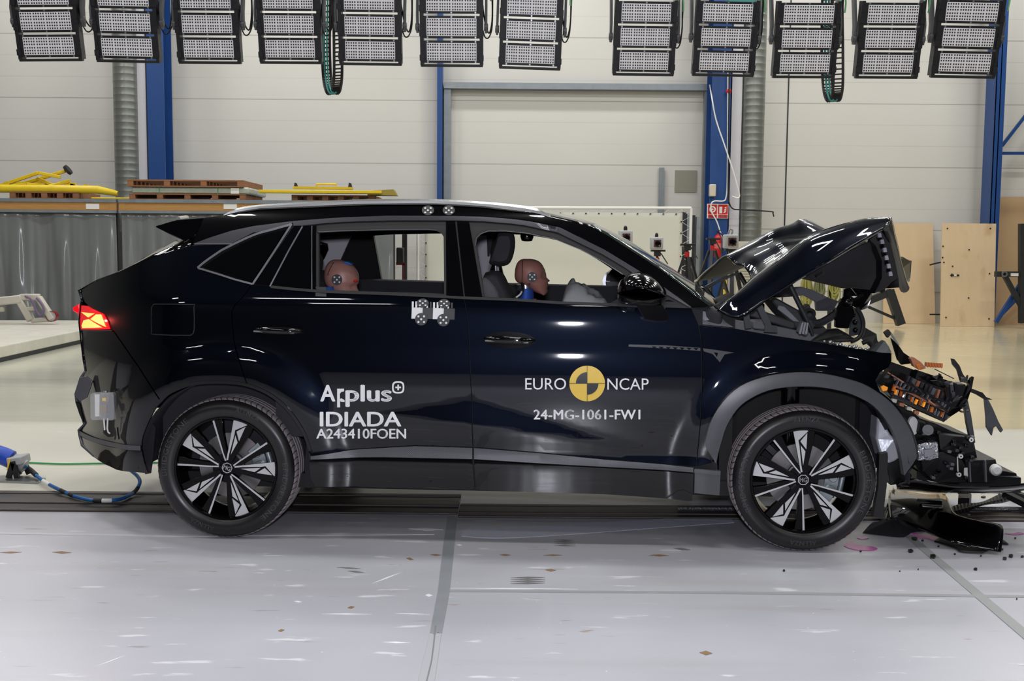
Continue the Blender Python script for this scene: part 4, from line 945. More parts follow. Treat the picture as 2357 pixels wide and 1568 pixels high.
# fuel flap, door handles, trim details
FFL = sm2([(358, 700), (440, 701), (446.5, 707), (447, 760), (441, 770), (430, 772), (356, 770), (349, 762), (349, 708), (358, 700)], 2)
strip('fuel_flap_joint', FFL, .004, 'black_rubber', car, off=-.0015, t=.002)
def handle(cx, cy, rx, ry, par, tilt):
    pts = [(cx+rx*cos(t), cy+ry*sin(t)+tilt*cos(t)*rx) for t in [2*pi*i/32 for i in range(32)]]
    h = decal('handle_recess', pts, 'gloss_black', car, off=-.001)
    c0 = S(cx, cy); k = .00207; rings = []
    for i in range(13):
        u = -1+2*i/12; x = c0.x+u*rx*.97*k; z = c0.z+ry*.05*k-u*rx*tilt*k; hh = ry*.46*k*(1-abs(u)**3*.55); d = .034*(1-abs(u)**4)
        y = surf(x, z); rings.append([Vector((x, y-.004-d+.012*cos(t), z+hh*sin(t))) if True else 0 for t in [2*pi*q/12 for q in range(12)]])
    o = MB().loft(rings).build('door_handle', 'gloss_black', car, smooth=60)
    z0 = c0.z+ry*.05*k
    MB().loft([[Vector((c0.x+u*rx*.9*k, surf(c0.x, z0)-.041+dy, z0-u*rx*tilt*k-.008+dz)) for dy, dz in ((0, -.004), (-.004, 0), (0, .004))] for u in (-1, -.4, .2, .8)]).build('handle_trim', 'satin_chrome', o)
handle(641, 761, 58, 17, car, .03); handle(1173, 783, 60, 19, car, .03)
vent = [(1447, 793), (1530, 795), (1612, 801), (1612, 808), (1530, 802), (1447, 798)]
decal('vent_trim', vent, 'vent_dark', car); decal('vent_trim', [(1618, 802), (1650, 806), (1690, 812), (1668, 816), (1657, 834), (1640, 815), (1620, 809)], 'vent_dark', car)
for k in range(7):
    x = 1500+k*16; decal('vent_notch', [(x, 797.5+k*.6), (x+12, 798.5+k*.6), (x+6, 803+k*.6)], 'black_gloss', car, off=-.0045)
decal('vent_notch', [(1643, 811), (1653, 813), (1650, 822)], 'black_gloss', car, off=-.0045)
decal('transfer_tape', [(727, 660), (751, 661), (751, 683), (726, 682)], mat('clear_tape', (40, 42, 46), .25), car, off=-.002)
# ---- tail lamp
mat('lamp_glow', (255, 190, 110), .3, emit=(255, 172, 84), estr=1.5); mat('lamp_red', (150, 8, 16), .15, coat=1.0, emit=(255, 16, 34), estr=.75)
tl = decal('tail_lamp', [(180, 703), (200, 705), (222, 716), (238, 723), (247, 738), (253, 758), (183, 759), (180, 742), (176, 722)], 'lamp_red', car, off=-.006, thick=.02)
for pts in ([(184, 719), (216, 722), (201, 731)], [(220, 724), (232, 724), (243, 753), (206, 735)], [(185, 750), (190, 738), (202, 735), (234, 754), (187, 756)]):
    o = decal('lamp_segment', pts, 'lamp_glow', car, off=-.010, thick=.002); o.parent = tl
plate('tail_lamp_end', [(166, 709), (181, 700), (184, 716), (178, 722), (168, 716)], .55, 'lamp_red', car, t=.8, bevel=.004)
l = bpy.data.lights.new('tail_glow', 'POINT'); l.energy = .55; l.color = (1, .1, .08); l.shadow_soft_size = .004
lo = bpy.data.objects.new('tail_glow', l); COL.objects.link(lo); lo.parent = tl; lo.location = S(208, 738, -.06)
strip('lamp_base_line', [(184, 761), (258, 761)], .004, 'satin_chrome', car, off=-.004)
# ---- roof, screens, tailgate: surfaces spanning the car
def span_loft(name, near, mid, m, parent, n=12, thick=.012, ny=None, smooth=60):
    rings = []
    for (a, b) in zip(near, mid):
        ya = a.y; r = []
        for i in range(n+1):
            t = i/n; u = 1-abs(2*t-1); k = 1-(1-u)**2.2                       # 0 at the edges, 1 at the middle
            r.append(Vector((a.x+(b.x-a.x)*k, ya+(CW-2*ya)*t, a.z+(b.z-a.z)*k)))
        rings.append(r)
    nn = n+1; vs = [p for r in rings for p in r]
    fs = [(i*nn+k, i*nn+k+1, (i+1)*nn+k+1, (i+1)*nn+k) for i in range(len(rings)-1) for k in range(n)]
    o = MB().add(vs, fs).build(name, m, parent, smooth=smooth)
    md = o.modifiers.new('t', 'SOLIDIFY'); md.thickness = thick; md.offset = -1
    return o
YM = CW/2
rl = [S(a, b) for a, b in [(472, 503), (515, 496), (548, 487), (600, 481), (700, 478), (853, 471), (1005, 470.5), (1107, 476), (1209, 488), (1262, 500), (1315, 512), (1360, 521)]]
rm = []
for i, p in enumerate(rl): rm.append(Vector((p.x+(.06 if i > 8 else 0)*(i-8)/3, YM, p.z+.012+.012*sin(pi*i/11))))
atm = lambda a, b, y: Vector((C(a, b, y).x, YM, C(a, b, y).z))
rm[-1] = atm(1372, 513.5, .7); rm[-2] = atm(1314, 495, .7); rm[-3] = atm(1256, 481, .7)
span_loft('roof', rl, rm, 'gloss_black', car)
wl = [S(a, b) for a, b in PILO[:-1]+[(1634, 703)]]; wm = [atm(a, b, .7) for a, b in [(1372, 514), (1424, 538.6), (1460, 559), (1492, 579), (1518, 597), (1569, 630), (1600, 650), (1652, 690)]]
span_loft('windscreen', wl, wm, 'screen_glass', car, thick=.005)
dl = [S(a, b) for a, b in [(440, 564), (400, 577), (354, 592), (303, 615), (224, 643)]]; dm = [atm(a, b, .5) for a, b in [(420, 522), (388, 541), (344, 569), (300, 597), (219, 648)]]
span_loft('rear_screen', dl, dm, 'tinted_glass', car, thick=.006)
tg = [S(a, b) for a, b in [(224, 643), (219, 646), (179, 668), (186, 690), (184, 704), (180, 742), (184, 780), (190, 830), (194, 853)]]
tm = [atm(a, b, .42) for a, b in [(222, 646), (214, 650), (177, 667), (182, 690), (182, 702), (176, 742), (181, 780), (186, 830), (190, 850)]]
span_loft('tailgate', tg, tm, 'car_paint', car)
bl = [S(a, b) for a, b in [(194, 853), (183, 869), (171, 907), (173, 923), (182, 950), (191, 976), (178, 990), (180, 1003), (186, 1027), (214, 1052)]]
bm_ = [Vector((p.x-.045, YM, p.z)) for p in bl]
span_loft('rear_bumper_middle', bl, bm_, 'clad_grey', car)
sp0 = [(358, 520), (405, 506.5), (469, 501.5), (441, 562), (395, 542), (358, 524)]
MB().prism([C(a, b, .30) for a, b in sp0], (0, CW-.6, 0)).build('roof_spoiler', 'gloss_black', car, smooth=0, bevel=.008)
MB().tube([C(410, 504, .5), C(430, 501, .7)], .012).build('spoiler_stop', 'rail_silver', car)
# roof rails
for sgn in (0, 1):
    top = sm2([(515, 494), (548, 479), (600, 471), (700, 465), (790, 460.5), (853, 458.5), (1005, 458.5), (1113, 464.5), (1190, 472), (1235, 480), (1264, 495)], 4)
    bot = sm2([(515, 496), (548, 488), (600, 480), (700, 475.5), (790, 471), (853, 469), (1005, 468.5), (1113, 475), (1190, 483), (1235, 491), (1264, 500)], 4)
    rings = []
    for a, b in zip(top, bot):
        y0 = S(*b).y-.004; p, q = C(a[0], a[1], y0+.012), C(b[0], b[1], y0)
        r = [q, q.lerp(p, .55)+Vector((0, -.008, 0)), p, p+Vector((0, .03, 0)), q+Vector((0, .035, 0))]
        rings.append([Vector((v.x, CW-v.y, v.z)) for v in r] if sgn else r)
    o = MB().loft(rings).build('roof_rail', 'rail_silver', car, smooth=30)
strip('roof_rail_joint', [(548, 489), (600, 481), (700, 477), (853, 470.5), (1005, 470), (1107, 476), (1209, 488)], .006, 'black_rubber', car, off=-.006)
# ---- underbody, wheel housings, cabin
MB().span((-1.62, .14, .24), (1.55, CW-.14, .31)).build('underbody', 'under_dark', car, smooth=0)
for xc in (-1.3825, 1.3825):
    for y0, y1 in ((.03, .42), (CW-.42, CW-.03)):
        n = 18; r = .43 if xc < 0 else .475; x0_ = xc; xc_ = xc+(0 if xc < 0 else .012); vs = []
        for i in range(n+1):
            t = -.05+(pi+.1)*i/n; vs += [Vector((xc_+r*cos(t), y0, .36+r*sin(t)*.98)), Vector((xc_+r*cos(t), y1, .36+r*sin(t)*.98))]
        fs = [(2*i, 2*i+1, 2*i+3, 2*i+2) for i in range(n)]; yi = y1 if y0 < .5 else y0
        k = len(vs); vs += [Vector((xc, yi, .3))]; fs += [(2*i+(1 if y0 < .5 else 0), 2*i+2+(1 if y0 < .5 else 0), k) for i in range(n)]
        o = MB().add(vs, fs).build('wheel_housing', 'liner', car, smooth=60); md = o.modifiers.new('t', 'SOLIDIFY'); md.thickness = .004
for x, z in ((-1.36, .72), (1.36, .72)):
    MB().cyl((x, .3, z+.1), (x, .3, .4), .045).cyl((x, .3, z+.03), (x, .3, z+.1), .065).build('suspension_strut', 'black_gloss', car)
MB().span((1.0, .15, .25), (1.06, CW-.15, 1.12)).build('bulkhead', 'under_dark', car, smooth=0)
MB().prism([(.55, .12, .45), (.95, .12, .45), (1.0, .12, 1.13), (.86, .12, 1.17), (.58, .12, 1.02), (.5, .12, .8)], (0, CW-.24, 0)).build('dashboard', 'interior_dark', car, smooth=30, bevel=.02)
MB().span((-1.75, .2, .31), (-1.12, CW-.1, .95)).build('boot_floor', 'interior_dark', car, smooth=0)
MB().prism([(-1.15, .1, .5), (.98, .1, .5), (.98, .1, 1.185), (-1.15, .1, 1.225)], (0, .06, 0)).xform(Matrix.Translation((0, CW-.26, 0))).build('door_card', 'interior_dark', car, smooth=0, bevel=.02)
MB().prism([(-1.15, .1, .5), (.9, .1, .5), (.9, .1, 1.14), (-1.15, .1, 1.16)], (0, .04, 0)).build('door_card', 'interior_dark', car, smooth=0)
plate('pillar_trim', [(690, 548), (810, 541), (800, 562), (783, 600), (752, 655), (690, 668)], 1.64, 'pillar_trim', car, t=.02, bevel=.006)
plate('rear_pane', [(716, 560), (738, 556), (754, 561), (756, 575), (747, 595), (735, 612), (716, 625)], 1.62, 'tinted_glass', car, t=.01)
plate('pillar_trim', [(1070, 541), (1136, 532), (1130, 545), (1127, 575), (1131, 612), (1122, 640), (1120, 665), (1075, 665)], 1.66, 'pillar_trim', car, t=.03, bevel=.006)
MB().prism([C(1120, 533, 1.6), C(1135, 531, 1.6), C(1131, 560, 1.6), C(1126, 590, 1.6), C(1122, 590, 1.6)], (0, .02, 0)).build('belt_guide', 'interior_dark', car)
hl = [Vector((p.x, p.y+.05, p.z-.05)) for p in rl]; hm = [Vector((p.x, YM, p.z-.05)) for p in rm]
span_loft('headliner', hl, hm, 'headliner', car, thick=.01)
def soft_block(name, pts, y0, y1, m, par, rad=.03):
    return MB().prism([C(a, b, y0) for a, b in pts], (0, y1-y0, 0)).build(name, m, par, smooth=50, bevel=rad)
def cushion(name, pts, yc, half, m, par, k=5):              # outline swept across with rounded flanks
    p0 = [C(a, b, yc) for a, b in pts]; c = sum(p0, Vector())/len(p0); rings = []
    for i in range(9):
        u = -1+2*i/8; s = (1-abs(u)**4*.28)
        rings.append([Vector((c.x+(p.x-c.x)*s, yc+u*half, c.z+(p.z-c.z)*s)) for p in p0])
    return MB().loft(rings).build(name, m, par, smooth=60)
fs_ = empty('front_seat', parent=car)
cushion('headrest', sm2([(1127, 605), (1134, 580), (1143, 555), (1149, 536), (1165, 533), (1178, 534), (1184, 546), (1184.5, 569), (1178, 596), (1168, 610), (1150, 613), (1130, 609)], 2), .46, .13, 'seat_cloth', fs_)
MB().cyl(C(1141, 604, .43), C(1141.5, 632, .43), .006).cyl(C(1146, 607, .52), C(1147, 632, .52), .006).build('headrest_post', 'steel', fs_)
cushion('backrest', sm2([(1085, 760), (1098, 690), (1117, 634), (1125, 625), (1142, 623), (1156, 631), (1168, 655), (1184, 690), (1190, 760)], 2), .46, .24, 'seat_cloth', fs_)
cushion('side_bolster', sm2([(1090, 760), (1100, 685), (1108, 645), (1120, 640), (1140, 660), (1152, 690), (1160, 760)], 2), .24, .07, 'seat_grey', fs_)
rs_ = empty('rear_seat', parent=car)
cushion('headrest', sm2([(700, 625), (705, 595), (722, 580), (733, 590), (735, 615), (728, 632)], 2), .5, .13, 'seat_cloth', rs_)
cushion('backrest', sm2([(690, 760), (698, 660), (712, 628), (732, 622), (748, 650), (770, 700), (775, 760)], 2), .5, .26, 'seat_cloth', rs_)
cushion('headrest', sm2([(700, 625), (705, 595), (722, 580), (733, 590), (735, 615), (728, 632)], 2), 1.35, .13, 'seat_cloth', rs_)
ab = []
n, m_ = 34, 16; c0 = C(1343, 700, .5); vs = []
for j in range(m_+1):
    for i in range(n+1):
        u, v_ = i/n, j/m_; x = c0.x-.115+.235*u; hgt = np.interp(u, [0, .1, .25, .45, .7, .9, 1], [.02, .10, .135, .12, .085, .05, 0])*sqrt(max(0, 1-(2*v_-1)**2))
        q = Vector((x*9, v_*3, 1)); w = .022*mnoise.noise(q*1.6)+.024*abs(mnoise.noise(Vector((x*26+v_*5, v_*7, 4))))*(1.6-u)
        vs.append(Vector((x+.3*w, .36+.34*v_, c0.z-.02+hgt+w*(1 if hgt > .01 else .2))))
mat('airbag_cloth', (176, 176, 178), .8, bump=.3, bscale=200)
MB().add(vs, [(j*(n+1)+i, j*(n+1)+i+1, (j+1)*(n+1)+i+1, (j+1)*(n+1)+i) for j in range(m_) for i in range(n)]).build('airbag', 'airbag_cloth', car, smooth=180).modifiers.new('t', 'SOLIDIFY').thickness = .004
# ceiling camera pod at the door top
MB().lathe([(.001, -.03), (.028, -.028), (.034, -.01), (.034, .03), (.001, .03)], C(1213, 541, .5), (0, .2, 1), 20).build('onboard_camera', 'black_gloss', car)
# ---- mirrors
def mirror(yc, far=False):
    t = empty('door_mirror', parent=car); sg = -1 if far else 1; f = lambda v: Vector((v.x, CW-v.y, v.z)) if far else v
    out = sm2([(1410, 674), (1411, 662), (1417, 648), (1437, 632), (1467, 626), (1498, 635.5), (1518, 650.6), (1532, 668), (1536, 678), (1533, 684), (1500, 681), (1450, 677), (1410, 676)], 2)[:-1]
    low = sm2([(1410, 676), (1450, 677), (1500, 681), (1533, 684), (1530, 692), (1524, 702), (1500, 705), (1460, 704), (1430, 701), (1415, 694), (1410, 684), (1410, 676)], 2)[:-1]
    def shell(name, pts, m):
        p0 = [C(a, b, yc) for a, b in pts]; c = sum(p0, Vector())/len(p0); rings = []
        for i in range(9):
            u = i/8; s = sqrt(max(.02, 1-(1-u)**2.4)) if u < 1 else 1
            rings.append([f(Vector((c.x+(p.x-c.x)*s*(1-.12*u*u)+.02*u, yc-.10+.24*u, c.z+(p.z-c.z)*s))) for p in p0])
        MB().loft(rings).build(name, m, t, smooth=55)
    shell('mirror_cap', out, 'gloss_black'); shell('mirror_base', low, 'black_gloss')
    ft = [(1462, 700), (1522, 700), (1530, 715), (1537, 735), (1510, 737), (1481, 732), (1472, 718)]
    MB().prism([f(C(a, b, .03)) for a, b in ft], (0, -.09*sg, 0)).build('mirror_foot', 'gloss_black', t, smooth=30, bevel=.012)
    if far: MB().prism([f(C(a, b, yc+.1)) for a, b in [(1412, 672), (1420, 650), (1440, 640), (1440, 698), (1418, 694)]], (0, .01*sg, 0)).build('mirror_glass', 'satin_chrome', t)
mirror(-.06); mirror(-.06, True)
plate('mirror_sail', [(1401, 700), (1420, 690), (1437, 672), (1450, 650), (1492, 682), (1492, 704)], .06, 'interior_dark', car)
plate('mirror_sail', [(1531, 692), (1540, 690), (1582, 708), (1531, 707)], .035, 'gloss_black', car)
# ---- targets and lettering on the flank
mat('target_black', (60, 60, 62), .6); mat('target_white', (226, 226, 226), .6); mat('vinyl_white', (230, 230, 232), .45); mat('vinyl_yellow', (228, 190, 70), .45); mat('vinyl_black', (14, 14, 16), .4)
def disc(cx, cy, r, n=24, a0=0, a1=2*pi, sy=1.0): return [(cx+r*cos(a0+(a1-a0)*i/n), cy+r*sy*sin(a0+(a1-a0)*i/n)) for i in range(n)]
def target(cx, cy, r=14, sy=1.0):
    t = decal('target_disc', disc(cx, cy, r, sy=sy), 'target_black', car, off=-.005)
    for dx, dy in ((0, 0), (-.45, -.45), (.45, -.45), (-.45, .45), (.45, .45)):
        o = decal('target_dot', disc(cx+dx*r, cy+dy*r*sy, r*.17, 12, sy=sy), 'target_white', car, off=-.0075, step=1); o.parent = t
for cx, cy in ((985, 484), (1033, 484)): target(cx, cy, 14, .8)
for i, (a, b, m) in enumerate(((948, 973, 'target_white'), (973, 997, 'target_black'), (997, 1021.5, 'target_white'), (1021.5, 1047, 'target_black'))):
    decal('check_patch', [(a, 708+i*.7), (b, 708.5+i*.7), (b-1, 734+i*.7), (a-1, 733.5+i*.7)], m, car, off=-.003)
    for k in range(3): decal('check_stripe', [(a+k*8.2, 694+i), (a+k*8.2+4.3, 694.2+i), (a+k*8.2+4.1, 708+i*.7), (a+k*8.2-.2, 708+i*.7)], 'target_white' if (i+k) % 2 == 0 or k == 1 else 'target_black', car, off=-.003)
for cx, cy in ((973, 698), (1022, 699)): target(cx, cy, 14, .75)
for cx, cy in ((969.5, 735), (1020.5, 737)): target(cx, cy, 14.3)
def side_text(body, x0, y0, x1, y1, m, par, bold=.0, name='lettering', spacing=1.0, slope=0.0):
    vs, fs = text_fit(body, bold, spacing); p = []
    for a, b in vs:
        q = S(x0+(x1-x0)*a, y1+(y0-y1)*b+slope*a, -.004); p.append(q)
    me = MB().add(p, fs).build(name, m, par, smooth=0, fix=False)
    return me
lg = empty('door_lettering', parent=car); lg['label'] = 'white and yellow crash-programme lettering'
side_text('EURO', 1209, 870.5, 1303, 897, 'vinyl_white', lg); side_text('NCAP', 1398, 871, 1493, 897.5, 'vinyl_white', lg)
side_text('24-MG-1061-FW1', 1228, 943, 1474, 966, 'vinyl_white', lg, .022, spacing=1.04)
decal('roundel', disc(1351.5, 883, 41, 48), 'vinyl_yellow', lg, off=-.004)
for a0 in (0, pi):
    decal('roundel_quadrant', [(1351.5, 883)]+[(1351.5+26*cos(a0+pi/2*i/10), 883+26*sin(a0+pi/2*i/10)) for i in range(11)], 'vinyl_black', lg, off=-.0065)
decal('roundel_line', [(1351, 842), (1352, 842), (1352, 924), (1351, 924)], 'vinyl_black', lg, off=-.006); decal('roundel_line', [(1310.5, 882.5), (1392.5, 882.5), (1392.5, 883.5), (1310.5, 883.5)], 'vinyl_black', lg, off=-.006)
l2 = empty('door_lettering', parent=car); l2['label'] = 'white laboratory lettering'
side_text('A', 737, 886, 772, 924.5, 'vinyl_white', l2, .03)
MB_p = lambda pts: decal('lettering', pts, 'vinyl_white', l2, off=-.004)
MB_p([(776, 895), (782, 895), (783, 938), (776, 938)]); MB_p([(782, 895), (792, 895), (792, 901), (786, 902), (782, 907)]); MB_p([(782, 920), (785, 917), (793, 921), (793, 926), (784, 925)])
side_text('plus', 795, 886, 902, 937, 'vinyl_white', l2, .03)
def ring(cx, cy, r, w, sup=3.2):
    o = []; 
    for k in range(40):
        t = 2*pi*k/40; c, s_ = cos(t), sin(t); f = 1/((abs(c)**sup+abs(s_)**sup)**(1/sup)); o.append((c*f, s_*f))
    return [(cx+a*r, cy+b*r) for a, b in o], [(cx+a*(r-w), cy+b*(r-w)) for a, b in o]
a, b = ring(916.5, 892, 14, 3.6); panel('lettering', a, 'vinyl_white', l2, holes=[b], off=-.004, thick=.001, gap=0)
decal('lettering', [(910, 890.2), (914.7, 890.2), (914.7, 885.5), (918.3, 885.5), (918.3, 890.2), (923, 890.2), (923, 893.8), (918.3, 893.8), (918.3, 898.5), (914.7, 898.5), (914.7, 893.8), (910, 893.8)], 'vinyl_white', l2, off=-.004)
side_text('IDIADA', 736, 948, 924, 982, 'vinyl_white', l2, .025)
side_text('A243410FOEN', 728, 987, 935, 1010, 'vinyl_white', l2, .02)
# ---- wheels
mat('tyre_rubber', (25, 24, 25), .34, vary=.25, vscale=9, rvary=.12); mat('tread_rubber', (150, 141, 143), .75, vary=.12, vscale=20); mat('tyre_letter', (58, 58, 60), .45)
mat('rim_black', (5, 5, 6), .25, coat=.22, spec=.1); mat('rim_silver', (200, 200, 202), .36, .35); mat('disc_iron', (150, 146, 146), .4, .8, vary=.1, vscale=20); mat('caliper_zinc', (168, 176, 180), .38, .7, vary=.15, vscale=30)
mat('inner_metal', (60, 60, 64), .5, .4)
RR = .258
def make_wheel(name):
    t = empty(name, parent=car)
    # local frame: x forward, y into the car (0 = outer tyre face), z up
    prof = [(.246, .045), (.252, .022), (.262, .012), (.275, .003), (.30, -.003), (.322, .003), (.338, .017), (.344, .024)]
    tp = [(.346, .026), (.350, .034), (.3525, .045), (.3535, .075), (.3535, .076), (.346, .078), (.346, .086), (.354, .088), (.354, .112), (.346, .114), (.346, .122), (.354, .124), (.354, .150), (.346, .152), (.346, .160), (.3535, .162), (.352, .195), (.346, .212), (.335, .222)]
    back = [(.335, .222), (.30, .236), (.262, .228), (.246, .20)]
    MB().lathe(prof, (0, 0, 0), (0, 1, 0), 96).lathe(back, (0, 0, 0), (0, 1, 0), 64).build('tyre', 'tyre_rubber', t, smooth=50)
    MB().lathe([(.344, .024)]+tp, (0, 0, 0), (0, 1, 0), 128).build('tread', 'tread_rubber', t, smooth=25)
    mb = MB()
    for i in range(72):
        a = 2*pi*i/72; ca, sa = cos(a), sin(a); cb, sb = cos(a+.035), sin(a+.035)
        p = [Vector((.3425*ca, .0195, .3425*sa)), Vector((.3515*cb, .034, .3515*sb)), Vector((.3545*cb, .070, .3545*sb)), Vector((.3545*cos(a+.047), .070, .3545*sin(a+.047))), Vector((.3515*cos(a+.047), .034, .3515*sin(a+.047))), Vector((.3425*cos(a+.014), .0195, .3425*sin(a+.014)))]
        k = len(mb.v); mb.add(p, [(0, 1, 4, 5), (1, 2, 3, 4)])
    mb.build('tread_cuts', 'black_rubber', t, smooth=0, fix=False)
    def arc_text(body, a_mid, r, h, span):
        vs, fs = text_fit(body, .015, 1.1); q = []
        for u, v in vs:
            a = a_mid+span*(.5-u); rr = r+h*v; q.append(Vector((rr*cos(a), -.0045+.0045*min(1, abs(rr-.302)/.03), rr*sin(a))))
        MB().add(q, fs).build('tyre_lettering', 'tyre_letter', t, smooth=0, fix=False)
    arc_text('BRIDGESTONE', radians(0), .292, .026, 1.05); arc_text('BRIDGESTONE', radians(180), .292, .026, 1.05)
    arc_text('ALENZA', radians(90), .294, .022, .42); arc_text('ALENZA', radians(270), .294, .022, .42); arc_text('235/50R19', radians(45), .298, .014, .3)
    MB().lathe([(.258, .012), (.253, .016), (.247, .03), (.243, .06), (.235, .1), (.228, .16), (.235, .2), (.245, .21)], (0, 0, 0), (0, 1, 0), 72).lathe([(.2575, .0145), (.2575, .012), (.250, .013), (.246, .02)], (0, 0, 0), (0, 1, 0), 72).build('rim_barrel', 'rim_black', t, smooth=40)
    K = RR/413.0
    def pol(r, deg): return (r*K*cos(radians(deg)), r*K*sin(radians(deg)))
    sp = MB(); sv = MB(); gr = MB()
    for i in range(5):
        o = 72*i
        P = lambda r, d: pol(r, d+o)
        def solid(mbx, pts, y0, y1): mbx.prism([Vector((x, y0, z)) for x, z in pts], (0, y1-y0, 0))
        def dish(r): return .026
        def sheet(mbx, rd, lift):
            pts = [Vector((P(r, d)[0], dish(r)-lift, P(r, d)[1])) for r, d in rd]; mbx.prism(pts, (0, .004, 0))
        # black bodies: blade spoke and thin spoke
        for rd in ([(60, 108), (150, 103.5), (300, 103), (404, 103.2), (404, 79), (300, 77.5), (200, 77), (120, 76), (60, 70)],
                   [(60, 46), (200, 54), (404, 55.2), (404, 45), (300, 45.5), (200, 43), (60, 20)]):
            pts = [Vector((P(r, d)[0], dish(r), P(r, d)[1])) for r, d in rd]; sp.prism(pts, (0, .03, 0))
        # machined faces
        sheet(sv, [(68, 111.6), (181, 105), (409, 103.4), (411, 95), (409, 87.2), (388, 86.9), (317, 99.3), (283, 98.7), (122, 100.9), (68, 100.2)], .003)
        sheet(sv, [(373, 87.6), (309, 96.7), (245, 87.4)], .003); sheet(sv, [(277, 96.8), (229, 88.7), (117, 94.4)], .003)
        sheet(sv, [(411, 87.2), (411, 78), (411, 70), (411, 62), (411, 54.2), (401, 54.8), (401, 62), (401, 70), (401, 78), (400, 87.2)], .003)
        sheet(sv, [(62, 50), (120, 54.5), (402, 56.6), (402, 54.4), (120, 49.8), (62, 40)], .003)
    sp.cyl((0, .04, 0), (0, .075, 0), .075, n=40)
    sp.build('rim_spokes', 'rim_black', t, smooth=30, bevel=.002); sv.build('rim_faces', 'rim_silver', t, smooth=0)
    cap = MB().cyl((0, .036, 0), (0, .06, 0), .032, n=40).build('hub_cap', 'rim_black', t)
    mb = MB(); oc = [(.027*cos(pi/8+pi/4*k), .027*sin(pi/8+pi/4*k)) for k in range(8)]
    for k in range(8):
        a, b = oc[k], oc[(k+1) % 8]; mb.prism([Vector((a[0], .0345, a[1])), Vector((b[0], .0345, b[1])), Vector((b[0]*.86, .0345, b[1]*.86)), Vector((a[0]*.86, .0345, a[1]*.86))], (0, .002, 0))
    vs, fs = text_fit('MG', .03); mb.add([Vector((-.018+.036*u, .0344, -.011+.022*v)) for u, v in vs], fs)
    mb.build('hub_emblem', 'rim_silver', t, smooth=0, fix=False)
    for k in range(5):
        a = radians(72*k+30); MB().cyl((.052*cos(a), .034, .052*sin(a)), (.052*cos(a), .06, .052*sin(a)), .0115, n=6).cyl((.052*cos(a), .030, .052*sin(a)), (.052*cos(a), .034, .052*sin(a)), .009, n=12).build('wheel_bolt', 'black_gloss', t, smooth=20)
    MB().lathe([(.07, .105), (.165, .105), (.165, .125), (.07, .125), (.07, .105)], (0, 0, 0), (0, 1, 0), 64).build('brake_disc', 'disc_iron', t, smooth=30)
    return t
def add_caliper(t, ang, w=.16):
    M_ = Matrix.Rotation(-ang, 4, 'Y'); mb = MB(); r0_, r1_ = .115, .185; pts = []
    n = 8
    for i in range(n+1): a = -w*3+6*w*i/n; pts.append(Vector((r1_*cos(a), .085, r1_*sin(a))))
    for i in range(n+1): a = w*3-6*w*i/n; pts.append(Vector((r0_*cos(a), .085, r0_*sin(a))))
    mb.prism(pts, (0, .03, 0)); mb.cyl((.2, .1, -.05), (.2, .1, .05), .014); mb.cyl((.15, .07, -.03), (.15, .1, -.03), .022); mb.cyl((.15, .07, .03), (.15, .1, .03), .022)
    mb.xform(M_); mb.build('brake_caliper', 'caliper_zinc', t, smooth=30, bevel=.003)
    MB().cyl((0, .13, 0), (0, .3, 0), .06).beam((0, .18, 0), (.25*cos(2.4), .2, .25*sin(2.4)), .05, .03).build('hub_carrier', 'inner_metal', t)
wr_ = make_wheel('rear_wheel'); hub = C(518.5, 1080, .03); wr_.location = (hub.x, .022, hub.z); 
wf_ = make_wheel('front_wheel'); hub = C(1851, 1107, .03); wf_.location = (hub.x, .014, hub.z)
wr_.rotation_euler = (0, -radians(66.5+5.5-95), 0); wf_.rotation_euler = (0, radians(0), 0)
add_caliper(wr_, radians(15)+radians(66.5+5.5-95)*-1, .15); add_caliper(wf_, radians(-10), .2)
for src in (wr_, wf_):
    c = copy_tree(src, car); c.location = (src.location.x, CW-.02, src.location.z); c.rotation_euler = (0, src.rotation_euler.y, pi)
# rim size check: tyre radius scaled so that it stands on the floor
for w in [o for o in bpy.data.objects if o.parent == car and o.name.split('.')[0] in ('rear_wheel', 'front_wheel')]:
    k = (w.location.z-.0005)/.3545; w.scale = (k, 1, k)
